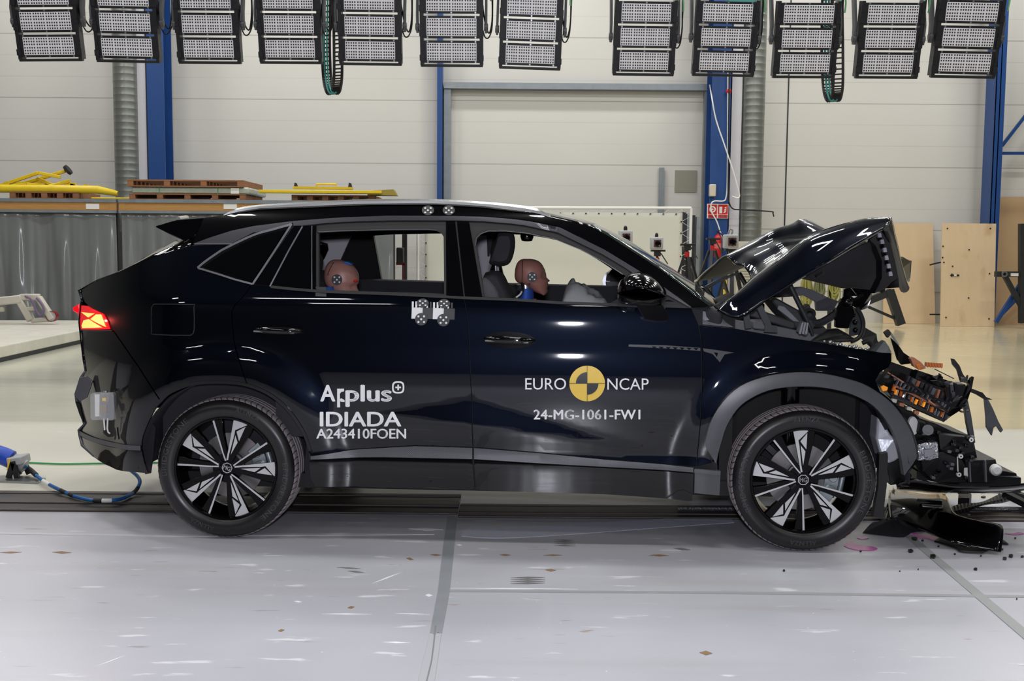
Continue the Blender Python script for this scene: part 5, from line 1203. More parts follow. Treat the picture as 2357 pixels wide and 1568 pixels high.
# ---- bonnet, folded up like a tent
HB = [  # rows from the rear edge to the front edge; nine columns from the near flank across
 [(1651, 714, 0.13), (1662, 702, 0.157), (1688, 684, 0.215), (1729, 648, 0.46), (1713, 618, 0.62), (1691, 607, 0.8), (1669, 590, 0.98), (1636, 616, 1.3), (1598, 649, 1.62)],
 [(1700, 731, 0.11), (1706, 702, 0.146), (1728, 652, 0.21), (1744, 622, 0.48), (1736, 596, 0.64), (1716, 586, 0.82), (1700, 574, 1.0), (1690, 590, 1.28), (1680, 630, 1.62)],
 [(1764, 691, 0.1), (1770, 664, 0.136), (1793, 601, 0.215), (1785, 596, 0.5), (1770, 580, 0.66), (1752, 566, 0.82), (1748, 548, 1.0), (1745, 560, 1.28), (1742, 600, 1.62)],
 [(1803, 667, 0.1), (1811, 633, 0.141), (1829, 573, 0.23), (1814, 577, 0.52), (1800, 563, 0.68), (1786, 552, 0.84), (1781, 529, 1.0), (1786, 545, 1.28), (1790, 590, 1.62)],
 [(1842, 642, 0.1), (1850, 603, 0.145), (1864, 545, 0.24), (1850, 560, 0.55), (1838, 555, 0.72), (1828, 545, 0.88), (1822, 520, 1.05), (1830, 528, 1.28), (1834, 570, 1.6)],
 [(1893, 612, 0.1), (1900, 575, 0.149), (1912, 526, 0.245), (1905, 540, 0.56), (1896, 548, 0.74), (1882, 540, 0.92), (1853, 513, 1.1), (1882, 513, 1.28), (1888, 535, 1.55)],
 [(1942, 582, 0.1), (1948, 550, 0.154), (1957, 513.5, 0.25), (1955, 530, 0.57), (1950, 545, 0.76), (1945, 552, 0.95), (1940, 550, 1.12), (1945, 560, 1.3), (1950, 580, 1.55)],
 [(1993, 551, 0.11), (1998, 528, 0.16), (2003, 504.5, 0.245), (2006, 520, 0.56), (2010, 545, 0.78), (2016, 570, 1.0), (2024, 590, 1.2), (2036, 596, 1.38), (2048, 590, 1.6)],
 [(2041, 522, 0.13), (2047, 512, 0.162), (2052, 504, 0.215), (2058, 530, 0.5), (2066, 565, 0.76), (2074, 600, 1.0), (2083, 632, 1.24), (2092, 648, 1.42), (2097, 602, 1.62)]]
for i, row in enumerate(HB):
    f = .5 if i < 7 else .8 if i == 7 else 1.0
    for k in (4, 5, 6, 7): row[k] = (row[k][0], row[k][1], .5+(row[k][2]-.5)*(f if k < 7 else min(1, f+.25)))
hp = [[C(*p) for p in row] for row in HB]
hood = empty('bonnet', parent=car)
sub = []
for row in hp: sub.append(smooth_pts(row, 4))
cols = [smooth_pts([sub[i][k] for i in range(len(sub))], 4) for k in range(len(sub[0]))]
nr, nc = len(cols[0]), len(cols); vs = []
for i in range(nr):
    for k in range(nc):
        p = cols[k][i].copy()
        if 6 < k: w = min(1, (k-6)/6); p += Vector((0, 0, 1))*(.012*w*mnoise.noise(p*6)+.0025*w*mnoise.noise(p*15))
        vs.append(p)
fs = [(i*nc+k, i*nc+k+1, (i+1)*nc+k+1, (i+1)*nc+k) for i in range(nr-1) for k in range(nc-1)]
o = MB().add(vs, fs).build('bonnet_skin', ['car_paint', 'under_dark'], hood, smooth=50, fix=False)
me = o.data; me.flip_normals() if me.polygons[5].normal.y > 0 else None
md = o.modifiers.new('t', 'SOLIDIFY'); md.thickness = .012; md.offset = 0; md.material_offset = 1
# sharp crease along the near ridge
MB().tube(smooth_pts([r[2]+Vector((0, -.004, .002)) for r in hp[1:]], 4), .004, 6).build('bonnet_crease', 'car_paint', hood)
def hplate(name, pts, m, t=.012, par=None, smooth=0, bevel=0.0):
    return MB().prism([C(a, b, y) for a, b, y in pts], (0, t, 0)).build(name, m, par or hood, smooth=smooth, bevel=bevel)
mat('insulation', (40, 40, 46), .95, bump=.5, bscale=350)
ins = [(1843, 641, .30), (1893, 613, .28), (1942, 584, .28), (2003, 556, .30), (2016, 570, .45), (2026, 603, .5), (2029, 630, .6), (2022, 655, .65), (2010, 668, .7), (1975, 668, .7), (1940, 664, .65), (1916, 656, .6), (1880, 648, .5)]
hplate('insulation_pad', ins, 'insulation', .03)
hplate('front_frame', [(2002, 552, .24), (2018, 537, .22), (2041, 524, .22), (2050, 560, .26), (2060, 600, .30), (2068, 640, .34), (2070, 662, .36), (2040, 664, .38), (2012, 676, .38), (2030, 640, .34), (2030, 600, .30), (2016, 566, .26)], 'black_gloss', .1)
for i, (x, y) in enumerate(((2025, 541), (2031, 556), (2037, 575), (2041, 593), (2046, 612), (2050, 630))):
    hplate('frame_pad', [(x-4, y-4, .2+i*.02), (x+3, y-5, .2+i*.02), (x+5, y+5, .2+i*.02), (x-3, y+6, .2+i*.02)], mat('pad_grey', (150, 150, 158), .4) if i == 0 else 'pad_grey', .02)
lip = smooth_pts([C(*p) for p in [(2040, 526, .12), (2048, 545, .22), (2058, 580, .45), (2067, 615, .7), (2075, 645, .9), (2082, 664, 1.0)]], 4)
MB().tube(lip, .022, 10, rs=[.014+.012*i/(len(lip)-1) for i in range(len(lip))]).build('front_seal', 'seal_black', hood)
hplate('far_corner', [(2078, 591, 1.3), (2097, 603, 1.4), (2092, 648, 1.45), (2084, 657, 1.4), (2070, 655, 1.35), (2072, 620, 1.3)], 'car_paint', .06)
hplate('bump_stop', [(1866, 626, .3), (1893, 615, .3), (1898, 630, .34), (1880, 640, .34)], 'black_plastic', .05, bevel=.006)
hplate('latch_hook', [(2022, 668, 1.1), (2038, 662, 1.1), (2036, 672, 1.1), (2028, 675, 1.1)], 'black_plastic', .03)
hplate('rear_edge_frame', [(1618, 662, 1.2), (1650, 644, 1.0), (1700, 626, .8), (1702, 630, .8), (1652, 652, 1.0), (1622, 670, 1.2)], 'steel', .02)
MB().tube(smooth_pts([C(1619, 660, 1.2), C(1634, 680, 1.1), (C(1648, 700, 1.0))]), .016).build('rear_frame_edge', 'gloss_black', hood)
# hinge arms, gas strut
MB().cyl(C(1818, 656, .35), C(1858, 738, .35), .013).cyl(C(1858, 738, .35), C(1871, 772, .35), .008).build('gas_strut', 'dark_steel', car)
hplate('hinge_arm', [(1738, 700, .3), (1752, 696, .3), (1778, 752, .3), (1780, 764, .3), (1768, 764, .3)], 'clad_grey', .02, car)
hplate('hinge_arm', [(1710, 716, .32), (1722, 710, .32), (1730, 755, .32), (1716, 757, .32)], 'clad_grey', .02, car)
hplate('hinge_foot', [(1762, 748, .29), (1788, 750, .29), (1790, 766, .29), (1760, 764, .29)], 'clad_grey', .02, car)
MB().cyl(C(1702, 630, .8), C(1719, 660, .75), .012).build('washer_tube', 'black_plastic', car)
# torn latch bracket under the bonnet
br = empty('latch_bracket', parent=car)
hplate('bracket_plate', [(1942, 667, .5), (1958, 663, .5), (2010, 668, .55), (2004, 690, .55), (1998, 709, .5), (1980, 715, .48), (1965, 706, .48), (1940, 692, .48)], 'gloss_black', .02, br)
hplate('bracket_post', [(1939, 686, .46), (1964, 704, .46), (1968, 722, .46), (1955, 757, .46), (1924, 755, .46), (1926, 709, .46)], 'gloss_black', .05, br, bevel=.008)
MB().ball(C(1949, 694, .44), .03, 14, 8).build('bracket_knob', 'black_gloss', br)
hplate('bracket_hole', [(1960, 683, .47), (1966, 681, .47), (1973, 683, .47), (1966, 686, .47)], 'white_card', .004, br)
rb = smooth_pts([C(*p) for p in [(1972, 709, .45), (1982, 726, .45), (1987, 745, .45), (1984, 766, .45), (1975, 779, .45), (1958, 787, .45)]], 4)
MB().tube(rb, .011, 8).build('rubber_strap', 'seal_black', br)
hplate('bracket_web', [(1970, 712, .48), (1985, 745, .48), (1980, 770, .48), (1955, 775, .48), (1956, 757, .48)], 'dark_steel', .01, br)
for q in ((1964, 725), (1968, 742), (1969, 760)): MB().ball(C(*q, .475), .014, 10, 6).build('bolt_head', 'black_gloss', br)
# ---- engine bay
eb = empty('engine_bay', parent=car); mat('plastic_mid', (104, 104, 110), .45); mat('plastic_light', (150, 150, 158), .5); mat('plastic_dark', (56, 56, 60), .45)
hp_ = lambda n, pts, m, t=.03, b=.004: hplate(n, pts, m, t, eb, bevel=b)
hp_('cowl_end', [(1601, 712, .12), (1642, 704, .16), (1656, 726, .16), (1672, 742, .14), (1690, 754, .12), (1614, 747, .10)], 'plastic_mid')
hp_('cowl_label', [(1609, 716, .11), (1638, 718, .13), (1633, 737, .12), (1614, 740, .11)], 'plastic_light', .004)
hp_('scuttle', [(1640, 704, .9), (1700, 680, 1.0), (1760, 700, 1.0), (1760, 760, .9), (1680, 752, .8)], 'plastic_dark', .4)
hp_('bay_wall', [(1685, 737, .5), (1790, 752, .5), (1900, 775, .5), (1900, 800, .5), (1685, 770, .5)], 'plastic_mid', .1)
hp_('relay_box', [(1733, 738, .42), (1770, 738, .42), (1772, 762, .42), (1733, 758, .42)], 'plastic_mid', .12, .01)
hp_('air_box', [(1772, 690, .75), (1784, 684, .75), (1872, 732, .75), (1878, 745, .75), (1868, 768, .75), (1840, 766, .75), (1800, 725, .75)], 'plastic_dark', .3, .012)
hp_('air_box_panel', [(1793, 703, .73), (1806, 706, .73), (1842, 742, .73), (1826, 740, .73), (1790, 712, .73)], 'plastic_light', .02)
hp_('rail_cover', [(1720, 715, .6), (1735, 708, .6), (1830, 742, .6), (1832, 756, .6), (1820, 758, .6), (1722, 728, .6)], 'plastic_dark', .08, .008)
hp_('front_panel_frame', [(1776, 686, 1.3), (1795, 672, 1.3), (1812, 663, 1.3), (1845, 660, 1.3), (1872, 668, 1.3), (1905, 684, 1.3), (1932, 694, 1.25), (1922, 716, 1.2), (1880, 716, 1.25), (1878, 695, 1.3), (1850, 680, 1.3), (1815, 684, 1.3)], 'plastic_mid', .05)
hp_('far_wing_edge', [(1840, 720, 1.1), (1862, 700, 1.1), (1880, 735, 1.1), (1905, 760, 1.1), (1880, 785, 1.1), (1850, 760, 1.1)], 'plastic_dark', .1)
MB().tube(smooth_pts([C(1940, 694, .9), C(1925, 720, .9), C(1900, 738, .9), C(1880, 745, .9), C(1855, 742, .9)]), .022).build('intake_hose', 'plastic_dark', eb)
MB().lathe([(.018, 0), (.03, 0), (.03, -.02), (.018, -.02)], C(1863, 722, .7), (0, 1, 0), 20).build('grommet', 'black_rubber', eb)
hp_('strut_cup', [(1836, 765, .28), (1846, 740, .28), (1858, 742, .28), (1862, 768, .28), (1855, 774, .28)], 'plastic_mid', .05, .006)
for k in range(3): hp_('cup_rib', [(1839+k*7, 768, .26), (1846+k*6, 743, .26), (1849+k*6, 744, .26), (1843+k*7, 770, .26)], 'plastic_light', .01, 0)
hp_('slam_cover', [(1869, 786, .2), (1890, 770, .3), (1905, 758, .4), (1930, 757, .45), (1950, 768, .45), (1968, 781, .4), (1955, 788, .3), (1872, 791, .2)], 'black_plastic', .04)
hp_('torn_blade', [(1988, 752, .9), (2018, 769, .95), (2020, 784, .95), (2026, 794, .95), (2044, 806, .9), (2040, 814, .9), (2005, 800, .9), (1984, 780, .9)], 'black_plastic', .03)
MB().tube(smooth_pts([C(1985, 790, .6), C(2000, 786, .6), C(2008, 800, .6), C(1995, 812, .6), C(1980, 805, .6)]), .012).build('looped_hose', 'black_rubber', eb)
hp_('crumpled_tip', [(2005, 806, .12), (2020, 795, .14), (2037, 784, .16), (2046, 797, .14), (2053, 812, .12), (2040, 816, .1), (2015, 812, .1)], 'dark_steel', .05)
mb = MB()
for k in range(16):
    x = 1900+k*9; y = 789+k*1.4; MB().ball(C(x+R.uniform(-3, 3), y+R.uniform(-3, 2), .16+R.uniform(0, .1)), R.uniform(.006, .012), 8, 6).build('flange_clip', 'steel', eb)
# deep dark mass of the engine so nothing shows through
MB().span((1.08, .35, .35), (1.72, CW-.3, .93)).build('engine_block', 'under_dark', eb, smooth=0, bevel=.03)
# ---- shattered headlamp and front end
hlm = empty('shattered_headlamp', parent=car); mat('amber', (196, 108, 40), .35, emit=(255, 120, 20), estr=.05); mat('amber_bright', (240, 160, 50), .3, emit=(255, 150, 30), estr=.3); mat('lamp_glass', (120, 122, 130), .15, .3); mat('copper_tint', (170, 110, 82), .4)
hz = lambda n, pts, m, t=.02, b=0.0: hplate(n, pts, m, t, hlm, bevel=b)
def bar(n, a, b, wpx, y0, y1, m, t=.03):
    dx, dy = b[0]-a[0], b[1]-a[1]; l = hypot(dx, dy); nx, ny = -dy/l*wpx/2, dx/l*wpx/2
    return hz(n, [(a[0]+nx, a[1]+ny, y0), (b[0]+nx, b[1]+ny, y1), (b[0]-nx, b[1]-ny, y1), (a[0]-nx, a[1]-ny, y0)], m, t)
hz('lamp_back', [(2052, 848, .3), (2085, 850, .32), (2170, 885, .4), (2222, 885, .45), (2228, 905, .45), (2210, 940, .42), (2185, 962, .4), (2172, 972, .35), (2110, 945, .3), (2050, 912, .25), (2035, 890, .25)], 'debris_black', .1)
bar('lamp_bar', (2040, 838), (2120, 866), 17, .22, .24, 'black_gloss', .05); bar('lamp_bar', (2110, 862), (2200, 893), 20, .2, .25, 'black_gloss', .05)
bar('lamp_rail', (2062, 872), (2190, 932), 5, .2, .22, 'black_plastic'); bar('lamp_rail', (2060, 888), (2182, 948), 5, .19, .2, 'copper_tint'); bar('lamp_rail', (2052, 905), (2172, 968), 6, .18, .19, 'black_plastic'); bar('lamp_rail', (2085, 866), (2200, 916), 4, .2, .24, 'black_plastic')
hz('lamp_bracket', [(2014, 880, .38), (2026, 862, .38), (2040, 858, .38), (2060, 880, .38), (2080, 930, .38), (2120, 965, .38), (2110, 990, .38), (2088, 975, .38), (2060, 930, .38), (2036, 905, .38)], 'debris_black', .1)
for k in range(15):
    u = k/14; j = lambda q: R.uniform(-q, q)
    x, y = 2064+u*120+j(1.5), 874+u*61+j(1.5)
    bar('reflector_slat', (x+4, y+2), (x-2+j(2), y+12+j(2)), 2.6, .17, .17+j(.02), R.choice(['lamp_glass', 'plastic_dark', 'lamp_glass']), .02)
    x, y = 2056+u*122+j(1.5), 892+u*62+j(2)
    m = ('amber_bright' if k in (1, 6, 8) else 'amber') if k in (0, 1, 2, 5, 6, 7, 8, 10, 13) else R.choice(['copper_tint', 'plastic_dark', 'lamp_glass'])
    bar('reflector_slat', (x+3, y), (x-1+j(2), y+11+j(2)), 4.5+j(2), .165, .165+j(.02), m, .02)
    if k % 2: bar('slat_edge', (x+5, y-1), (x+1, y+13), 1.6, .155, .155, 'steel', .01)
for k in range(11):
    u = k/10; x, y = 2090+u*98+R.uniform(-2, 2), 866+u*46+R.uniform(-2, 2)
    bar('light_guide', (x+5, y+1), (x-1, y+16+R.uniform(-3, 5)), 6+R.uniform(-2, 2), .18, .2, ('plastic_dark', 'lamp_glass', 'copper_tint', 'plastic_dark', 'debris_black')[k % 5], .03)
for k in range(12):
    u = R.random(); v = R.random(); x, y = 2050+u*135+v*12, 862+u*66+v*34; a = .47+R.uniform(-.35, .35); l = R.uniform(8, 22)
    bar('broken_rail', (x-l*cos(a), y-l*sin(a)), (x+l*cos(a), y+l*sin(a)), R.uniform(2, 4.5), .15, .16, R.choice(['debris_black', 'black_gloss', 'plastic_dark', 'copper_tint']), .015)
hz('amber_chip', [(2029, 892, .2), (2036, 888, .2), (2044, 892, .2), (2042, 899, .2), (2033, 901, .2)], 'amber_bright')
bar('lamp_rail', (2054, 912), (2150, 955), 7, .2, .2, 'plastic_dark'); 
for k in range(4): hz('bulb_holder', [(2055+k*17, 918+k*9, .18), (2066+k*17, 920+k*9, .18), (2064+k*17, 929+k*9, .18), (2053+k*17, 926+k*9, .18)], 'dirty_white' if k % 2 == 0 else 'copper_tint', .03, .004)
hz('upright_shard', [(2051, 778, .3), (2057, 784, .3), (2069, 796, .3), (2080, 812, .32), (2096, 823, .34), (2104, 836, .34), (2075, 840, .3), (2066, 829, .28)], 'black_gloss', .015)
hz('shard_clip', [(2036, 766, .32), (2046, 759, .32), (2053, 768, .32), (2044, 778, .32)], 'black_plastic', .03); bar('shard_stem', (2051, 768), (2068, 795), 4, .31, .31, 'steel', .01)
hz('amber_block', [(2096, 826, .25), (2104, 823, .25), (2120, 834, .25), (2132, 848, .25), (2118, 852, .25), (2104, 844, .25)], 'copper_tint', .04)
bar('amber_chip', (2112, 838), (2118, 850), 8, .24, .24, 'amber', .01)
bar('amber_strip', (2130, 839), (2170, 842), 10, .3, .32, 'copper_tint', .012)
for k in range(6): bar('amber_chip', (2134+k*6.4, 835+k*.3), (2136+k*6.4, 846+k*.3), 3, .297, .297, 'amber', .004)
bar('wire_shard', (2152, 850), (2196, 872), 2, .28, .35, 'debris_black', .006)
for i in range(26):
    cx, cy = R.uniform(2140, 2226), 0; cy = R.uniform(872, 950) if cx > 2190 else R.uniform(862, 895)
    if cx < 2190 and R.random() < .3: cx, cy = R.uniform(2040, 2100), R.uniform(852, 885)
    a = R.uniform(0, 3); s = R.uniform(5, 15); y = R.uniform(.12, .3)
    hz('lamp_shard', [(cx+s*cos(a+t)*rr, cy+s*sin(a+t)*rr*.7, y+R.uniform(-.02, .02)) for t, rr in ((0, 1), (1.2, .5), (2.5, 1), (4, .55), (5.2, .8))], R.choice(['debris_black', 'black_gloss', 'debris_black', 'plastic_dark', 'lamp_glass']), .012)
hz('spike', [(2191, 826, .3), (2197, 827, .3), (2209, 842, .3), (2216, 860, .3), (2224, 872, .3), (2229, 864, .3), (2227, 884, .3), (2212, 878, .3), (2204, 852, .3), (2194, 840, .3)], 'black_plastic', .02)
hz('curved_blade', [(2242, 868, .15), (2238, 890, .15), (2228, 920, .15), (2210, 945, .16), (2190, 958, .18), (2180, 958, .2), (2205, 938, .18), (2220, 915, .16), (2230, 888, .15), (2236, 872, .15)], 'black_gloss', .03)
for i, (dx, dy) in enumerate(((0, 0), (-10, -6), (-20, 4), (-6, 14))):
    hz('broken_rib', [(2196+dx, 884+dy, .14), (2204+dx, 888+dy, .14), (2206+dx, 908+dy, .14), (2199+dx, 912+dy, .14)], 'plastic_dark' if i % 2 else 'black_gloss', .03)
hz('rag_strip', [(2232, 893, .35), (2240, 896, .35), (2262, 904, .36), (2270, 914, .36), (2285, 920, .36), (2268, 921, .36), (2250, 910, .35), (2232, 902, .35)], 'black_plastic', .015)
hz('hanging_flap', [(2266, 918, .36), (2276, 922, .36), (2286, 942, .37), (2298, 970, .38), (2309, 990, .38), (2304, 996, .38), (2296, 984, .38), (2293, 981, .38), (2287, 985, .38), (2283, 1003, .37), (2271, 984, .37), (2270, 960, .36)], 'clad_grey', .015)
hz('hanging_strut', [(2219, 928, .42), (2228, 920, .42), (2236, 955, .42), (2246, 1020, .42), (2236, 1022, .42), (2226, 975, .42)], 'clad_grey', .03, .004)
# cooling pack hanging out of the nose
cp = empty('cooling_pack', parent=car); hc = lambda n, pts, m, t=.05, b=.004: hplate(n, pts, m, t, cp, bevel=b)
hc('pack_body', [(2080, 975, .35), (2112, 962, .35), (2160, 978, .36), (2190, 992, .38), (2240, 1006, .4), (2250, 1055, .42), (2292, 1057, .42), (2298, 1082, .42), (2340, 1090, .45), (2345, 1108, .45), (2260, 1118, .42), (2150, 1116, .38), (2112, 1080, .35), (2085, 1030, .35)], 'debris_black', .35)
hc('fan_shroud', [(2118, 1048, .31), (2170, 1040, .31), (2215, 1060, .31), (2235, 1090, .33), (2222, 1112, .33), (2150, 1112, .32), (2126, 1085, .31)], 'black_plastic', .05)
hc('side_tank', [(2222, 1060, .33), (2292, 1058, .36), (2296, 1080, .36), (2290, 1112, .36), (2228, 1112, .34)], 'black_plastic', .06)
hc('tank_rib', [(2267, 1060, .32), (2270, 1060, .32), (2272, 1110, .32), (2269, 1110, .32)], 'plastic_mid', .02, 0); hc('tank_rib', [(2231, 1062, .31), (2233.5, 1062, .31), (2236, 1110, .31), (2233, 1110, .31)], 'plastic_mid', .02, 0)
hc('upper_duct', [(2160, 998, .3), (2200, 1004, .3), (2238, 1008, .34), (2244, 1040, .34), (2215, 1048, .33), (2165, 1036, .3)], 'black_plastic', .1)
for k in range(34):
    x = R.uniform(2112, 2236); y = R.uniform(975 if x < 2180 else 1000, 1098); hc('clip_block', [(x, y, .29), (x+9, y+1, .29), (x+8, y+8, .29), (x-1, y+7, .29)], R.choice(['plastic_dark', 'black_plastic', 'black_plastic', 'black_gloss', 'black_gloss', 'plastic_mid']), .03)
MB().lathe([(.001, -.03), (.018, -.03), (.028, -.02), (.028, 0)], C(2290, 1081, .34), (0, 1, 0), 24).build('white_cap', 'white_plastic', cp)
for q in ((2234, 1012), (2206, 1092), (2210, 1050)): MB().lathe([(.004, -.012), (.011, -.012), (.012, 0)], C(*q, .3), (0, 1, 0), 14).build('white_clip', 'white_plastic', cp)
hc('clip_stem', [(2203, 1052, .3), (2205, 1052, .3), (2206.5, 1088, .3), (2204, 1088, .3)], 'white_plastic', .006, 0)
hc('paper_label', [(2219, 1077, .32), (2227, 1077, .32), (2228, 1097, .32), (2219, 1097, .32)], 'white_card', .004, 0)
ov = [C(2103+11*cos(t), 981+21*sin(t), .24+.02*cos(t)) for t in [2*pi*i/24 for i in range(24)]]
MB().prism(ov, (0, .03, 0)).build('horn_disc', 'white_plastic', cp, bevel=.006); MB().cyl(C(2118, 984, .3), C(2103, 981, .27), .035).build('horn_body', 'black_plastic', cp)
MB().cyl(C(2136, 990, .24), C(2136, 990, .36), .026).cyl(C(2136, 990, .22), C(2136, 990, .25), .014).build('pump', 'debris_black', cp)
mat('foil', (200, 202, 208), .18, .95, bump=1.0, bscale=45)
hc('foil_box', [(2111, 1024, .25), (2130, 1019, .25), (2159, 1018, .25), (2161, 1054, .25), (2140, 1061, .25), (2113, 1061, .25)], 'foil', .08)
hc('foil_lid', [(2127, 1036, .242), (2148, 1034, .242), (2150, 1052, .242), (2128, 1054, .242)], 'plastic_light', .01)
mat('silver_plastic', (196, 198, 206), .3, .2, vary=.1, vscale=9, bump=.5, bscale=12)
hc('washer_bottle', [(2020, 960, .2), (2034, 972, .19), (2050, 1000, .18), (2062, 1012, .18), (2074, 1052, .18), (2060, 1062, .18), (2046, 1068, .18), (2028, 1052, .18), (2016, 1010, .2)], 'silver_plastic', .12, .01)
hc('arch_bracket', [(2040, 1062, .2), (2075, 1055, .2), (2086, 1080, .2), (2100, 1095, .22), (2094, 1110, .22), (2050, 1118, .22)], 'debris_black', .1)
hc('white_chip', [(2003, 888, .12), (2016, 877, .12), (2019, 893, .12), (2010, 896, .12)], 'white_plastic', .02)
hc('liner_flap', [(2014, 905, .1), (2045, 965, .12), (2050, 985, .12), (2038, 990, .12), (2030, 975, .12), (2008, 935, .1)], 'debris_black', .01, 0)
plate('mud_deflector', [(2024, 1046), (2043, 1042), (2044, 1052), (2041, 1120), (2032, 1192), (2010, 1190), (2022, 1120)], .1, 'debris_black', car, t=.04)
tb = [[C(2064, 1118, .1), C(2064, 1126, .3), C(2070, 1130, .6)], [C(2100, 1107, .06), C(2102, 1124, .25), C(2108, 1132, .6)], [C(2140, 1112, .04), C(2144, 1130, .22), C(2146, 1136, .6)], [C(2200, 1122, .04), C(2202, 1134, .2), C(2204, 1138, .6)], [C(2280, 1124, .06), C(2282, 1134, .2), C(2284, 1137, .6)], [C(2357, 1118, .1), C(2358, 1127, .2), C(2358, 1130, .6)], [C(2420, 1106, .12), C(2420, 1116, .2), C(2420, 1120, .6)]]
gsm = [smooth_pts(r, 3) for r in tb]; cc = [smooth_pts([gsm[i][k] for i in range(len(gsm))], 4) for k in range(len(gsm[0]))]
nr, nc = len(cc[0]), len(cc); vs = [cc[k][i] for i in range(nr) for k in range(nc)]
o = MB().add(vs, [(i*nc+k, i*nc+k+1, (i+1)*nc+k+1, (i+1)*nc+k) for i in range(nr-1) for k in range(nc-1)]).build('bumper_beam_cover', 'gloss_black', car, smooth=60)
md = o.modifiers.new('t', 'SOLIDIFY'); md.thickness = .012
hplate('nose_support', [(2110, 1085, .4), (2350, 1100, .4), (2350, 1135, .4), (2110, 1130, .4)], 'debris_black', .8, car)
# ================================================================== crash dummies
mat('dummy_vinyl', (158, 108, 98), .42, vary=.05, vscale=6); mat('dummy_vinyl_pink', (178, 128, 118), .42); mat('tape_blue', (60, 120, 200), .5); mat('paint_red', (225, 45, 35), .5)
def dummy(label, zs_back, zs_front, yc, m, par_mat_cap, w=.077, tgt=None, extras=None):
    t = empty('crash_test_dummy', label, 'crash dummy', loc=CAR_O, rotz=-CAR_A)
    return t
def head_mesh(back, front, yc, m, t, w=.076, nose=None, cap_split=None):
    # back/front: outlines in px sampled at the same image heights, top to bottom
    rings = []; n = 40
    for (bx_, y), (fx_, _) in zip(back, front):
        a, b = C(bx_, y, yc), C(fx_, y, yc); c = (a+b)/2; hx = (b.x-a.x)/2; rings.append((c, hx))
    zt, zb = rings[0][0].z, rings[-1][0].z; out = []
    for c, hx in rings:
        u = (zt-c.z)/(zt-zb); wy = w*min(1, sqrt(max(.0, 1-(1-min(1, u/.42))**2))+.02)*(1 if u < .55 else 1-.42*((u-.55)/.45)**1.3)
        r = []
        for i in range(n):
            th = 2*pi*i/n; x, y = hx*cos(th), wy*sin(th)
            if nose and nose[0] < u < nose[1] and cos(th) > .4:
                k = sin(pi*(u-nose[0])/(nose[1]-nose[0])); s = abs(y)/.075
                x -= hx*.10*k*(1-math.exp(-(s/.24)**2))
                if u < nose[0]+.12: x -= .010*math.exp(-((s-.42)/.2)**2)
            r.append(Vector((c.x+x, yc+y, c.z)))
        out.append(r)
    return MB().loft(out).build('head', m, t, smooth=75)
# front dummy
fd = empty('crash_test_dummy', 'brown-headed crash dummy in a blue collar on the front seat', 'crash dummy', loc=CAR_O, rotz=-CAR_A)
yd = .46
ys = [596, 597.5, 601, 606, 612, 620, 630, 638, 642, 646, 650, 654, 657, 660, 664, 669, 674, 678, 679.5]
bk = [1205, 1199, 1194, 1190, 1187.5, 1185.5, 1184.5, 1184.5, 1185.5, 1187, 1190, 1200, 1206, 1211, 1217, 1224, 1234, 1246, 1250]
fr = [1221, 1232, 1240, 1246, 1250, 1254, 1257, 1258, 1261.5, 1266, 1261, 1262.5, 1260.5, 1262, 1259.5, 1261.5, 1260, 1257, 1253]
head_mesh(list(zip(bk, ys)), list(zip(fr, ys)), yd, 'dummy_vinyl', fd, nose=(.4, .66))
sm_ = [C(a, b, yd-.078*sqrt(max(0, 1-((b-640)/46)**2))-.001) for a, b in ((1203, 600), (1202, 615), (1202, 630), (1201.5, 645), (1201, 655))]
MB().tube(smooth_pts(sm_, 4), .0018, 6).build('skull_seam', 'under_dark', fd)
def head_target(cx, cy, r, yoff, t):
    d = MB().cyl(C(cx, cy, yoff), C(cx, cy, yoff)+Vector((0, -.003, 0)), r*PX(5.4), n=28).build('target_disc', 'target_black', t)
    for dx, dy in ((0, 0), (-.45, -.45), (.45, -.45), (-.45, .45), (.45, .45)):
        q = C(cx+dx*r, cy+dy*r, yoff-.003); MB().cyl(q, q+Vector((0, -.001, 0)), r*.17*PX(5.4), n=12).build('target_dot', 'target_white', d)
head_target(1225, 638, 11.5, yd-.078, fd)
MB().cyl(C(1218.5, 654, yd-.07), C(1218.5, 654, yd-.05), .006).build('ear_hole', 'black_rubber', fd)
MB().cyl(C(1209, 668, yd), C(1209, 655, yd), .045, n=24).build('neck_ring', 'steel', fd)
MB().loft([[C(x, y, yd)+Vector((.03*cos(a)*k, .10*sin(a)*k, 0)) for a in [2*pi*i/20 for i in range(20)]] for x, y, k in ((1212, 664, 1.2), (1212, 676, 1.25), (1211, 700, 1.35), (1205, 740, 2.6), (1200, 790, 3.2))]).build('jacket', mat('jacket_blue', (45, 90, 185), .7), fd, smooth=60)
MB().tube(smooth_pts([C(1201, 650, yd-.03), C(1204, 662, yd-.1), C(1200, 675, yd-.13), C(1192, 682, yd-.14), C(1184, 687, yd-.14)]), .009, 8).build('cable_sleeve', 'black_rubber', fd)
MB().tube(smooth_pts([C(1203, 666, yd-.112), C(1198, 677, yd-.145), C(1188, 685, yd-.152)]), .0045, 8).build('sleeve_stripe', 'white_card', fd)
MB().span(C(1218, 692, yd-.1), C(1235, 688, yd)).build('orange_tab', mat('orange', (235, 90, 40), .5), fd)
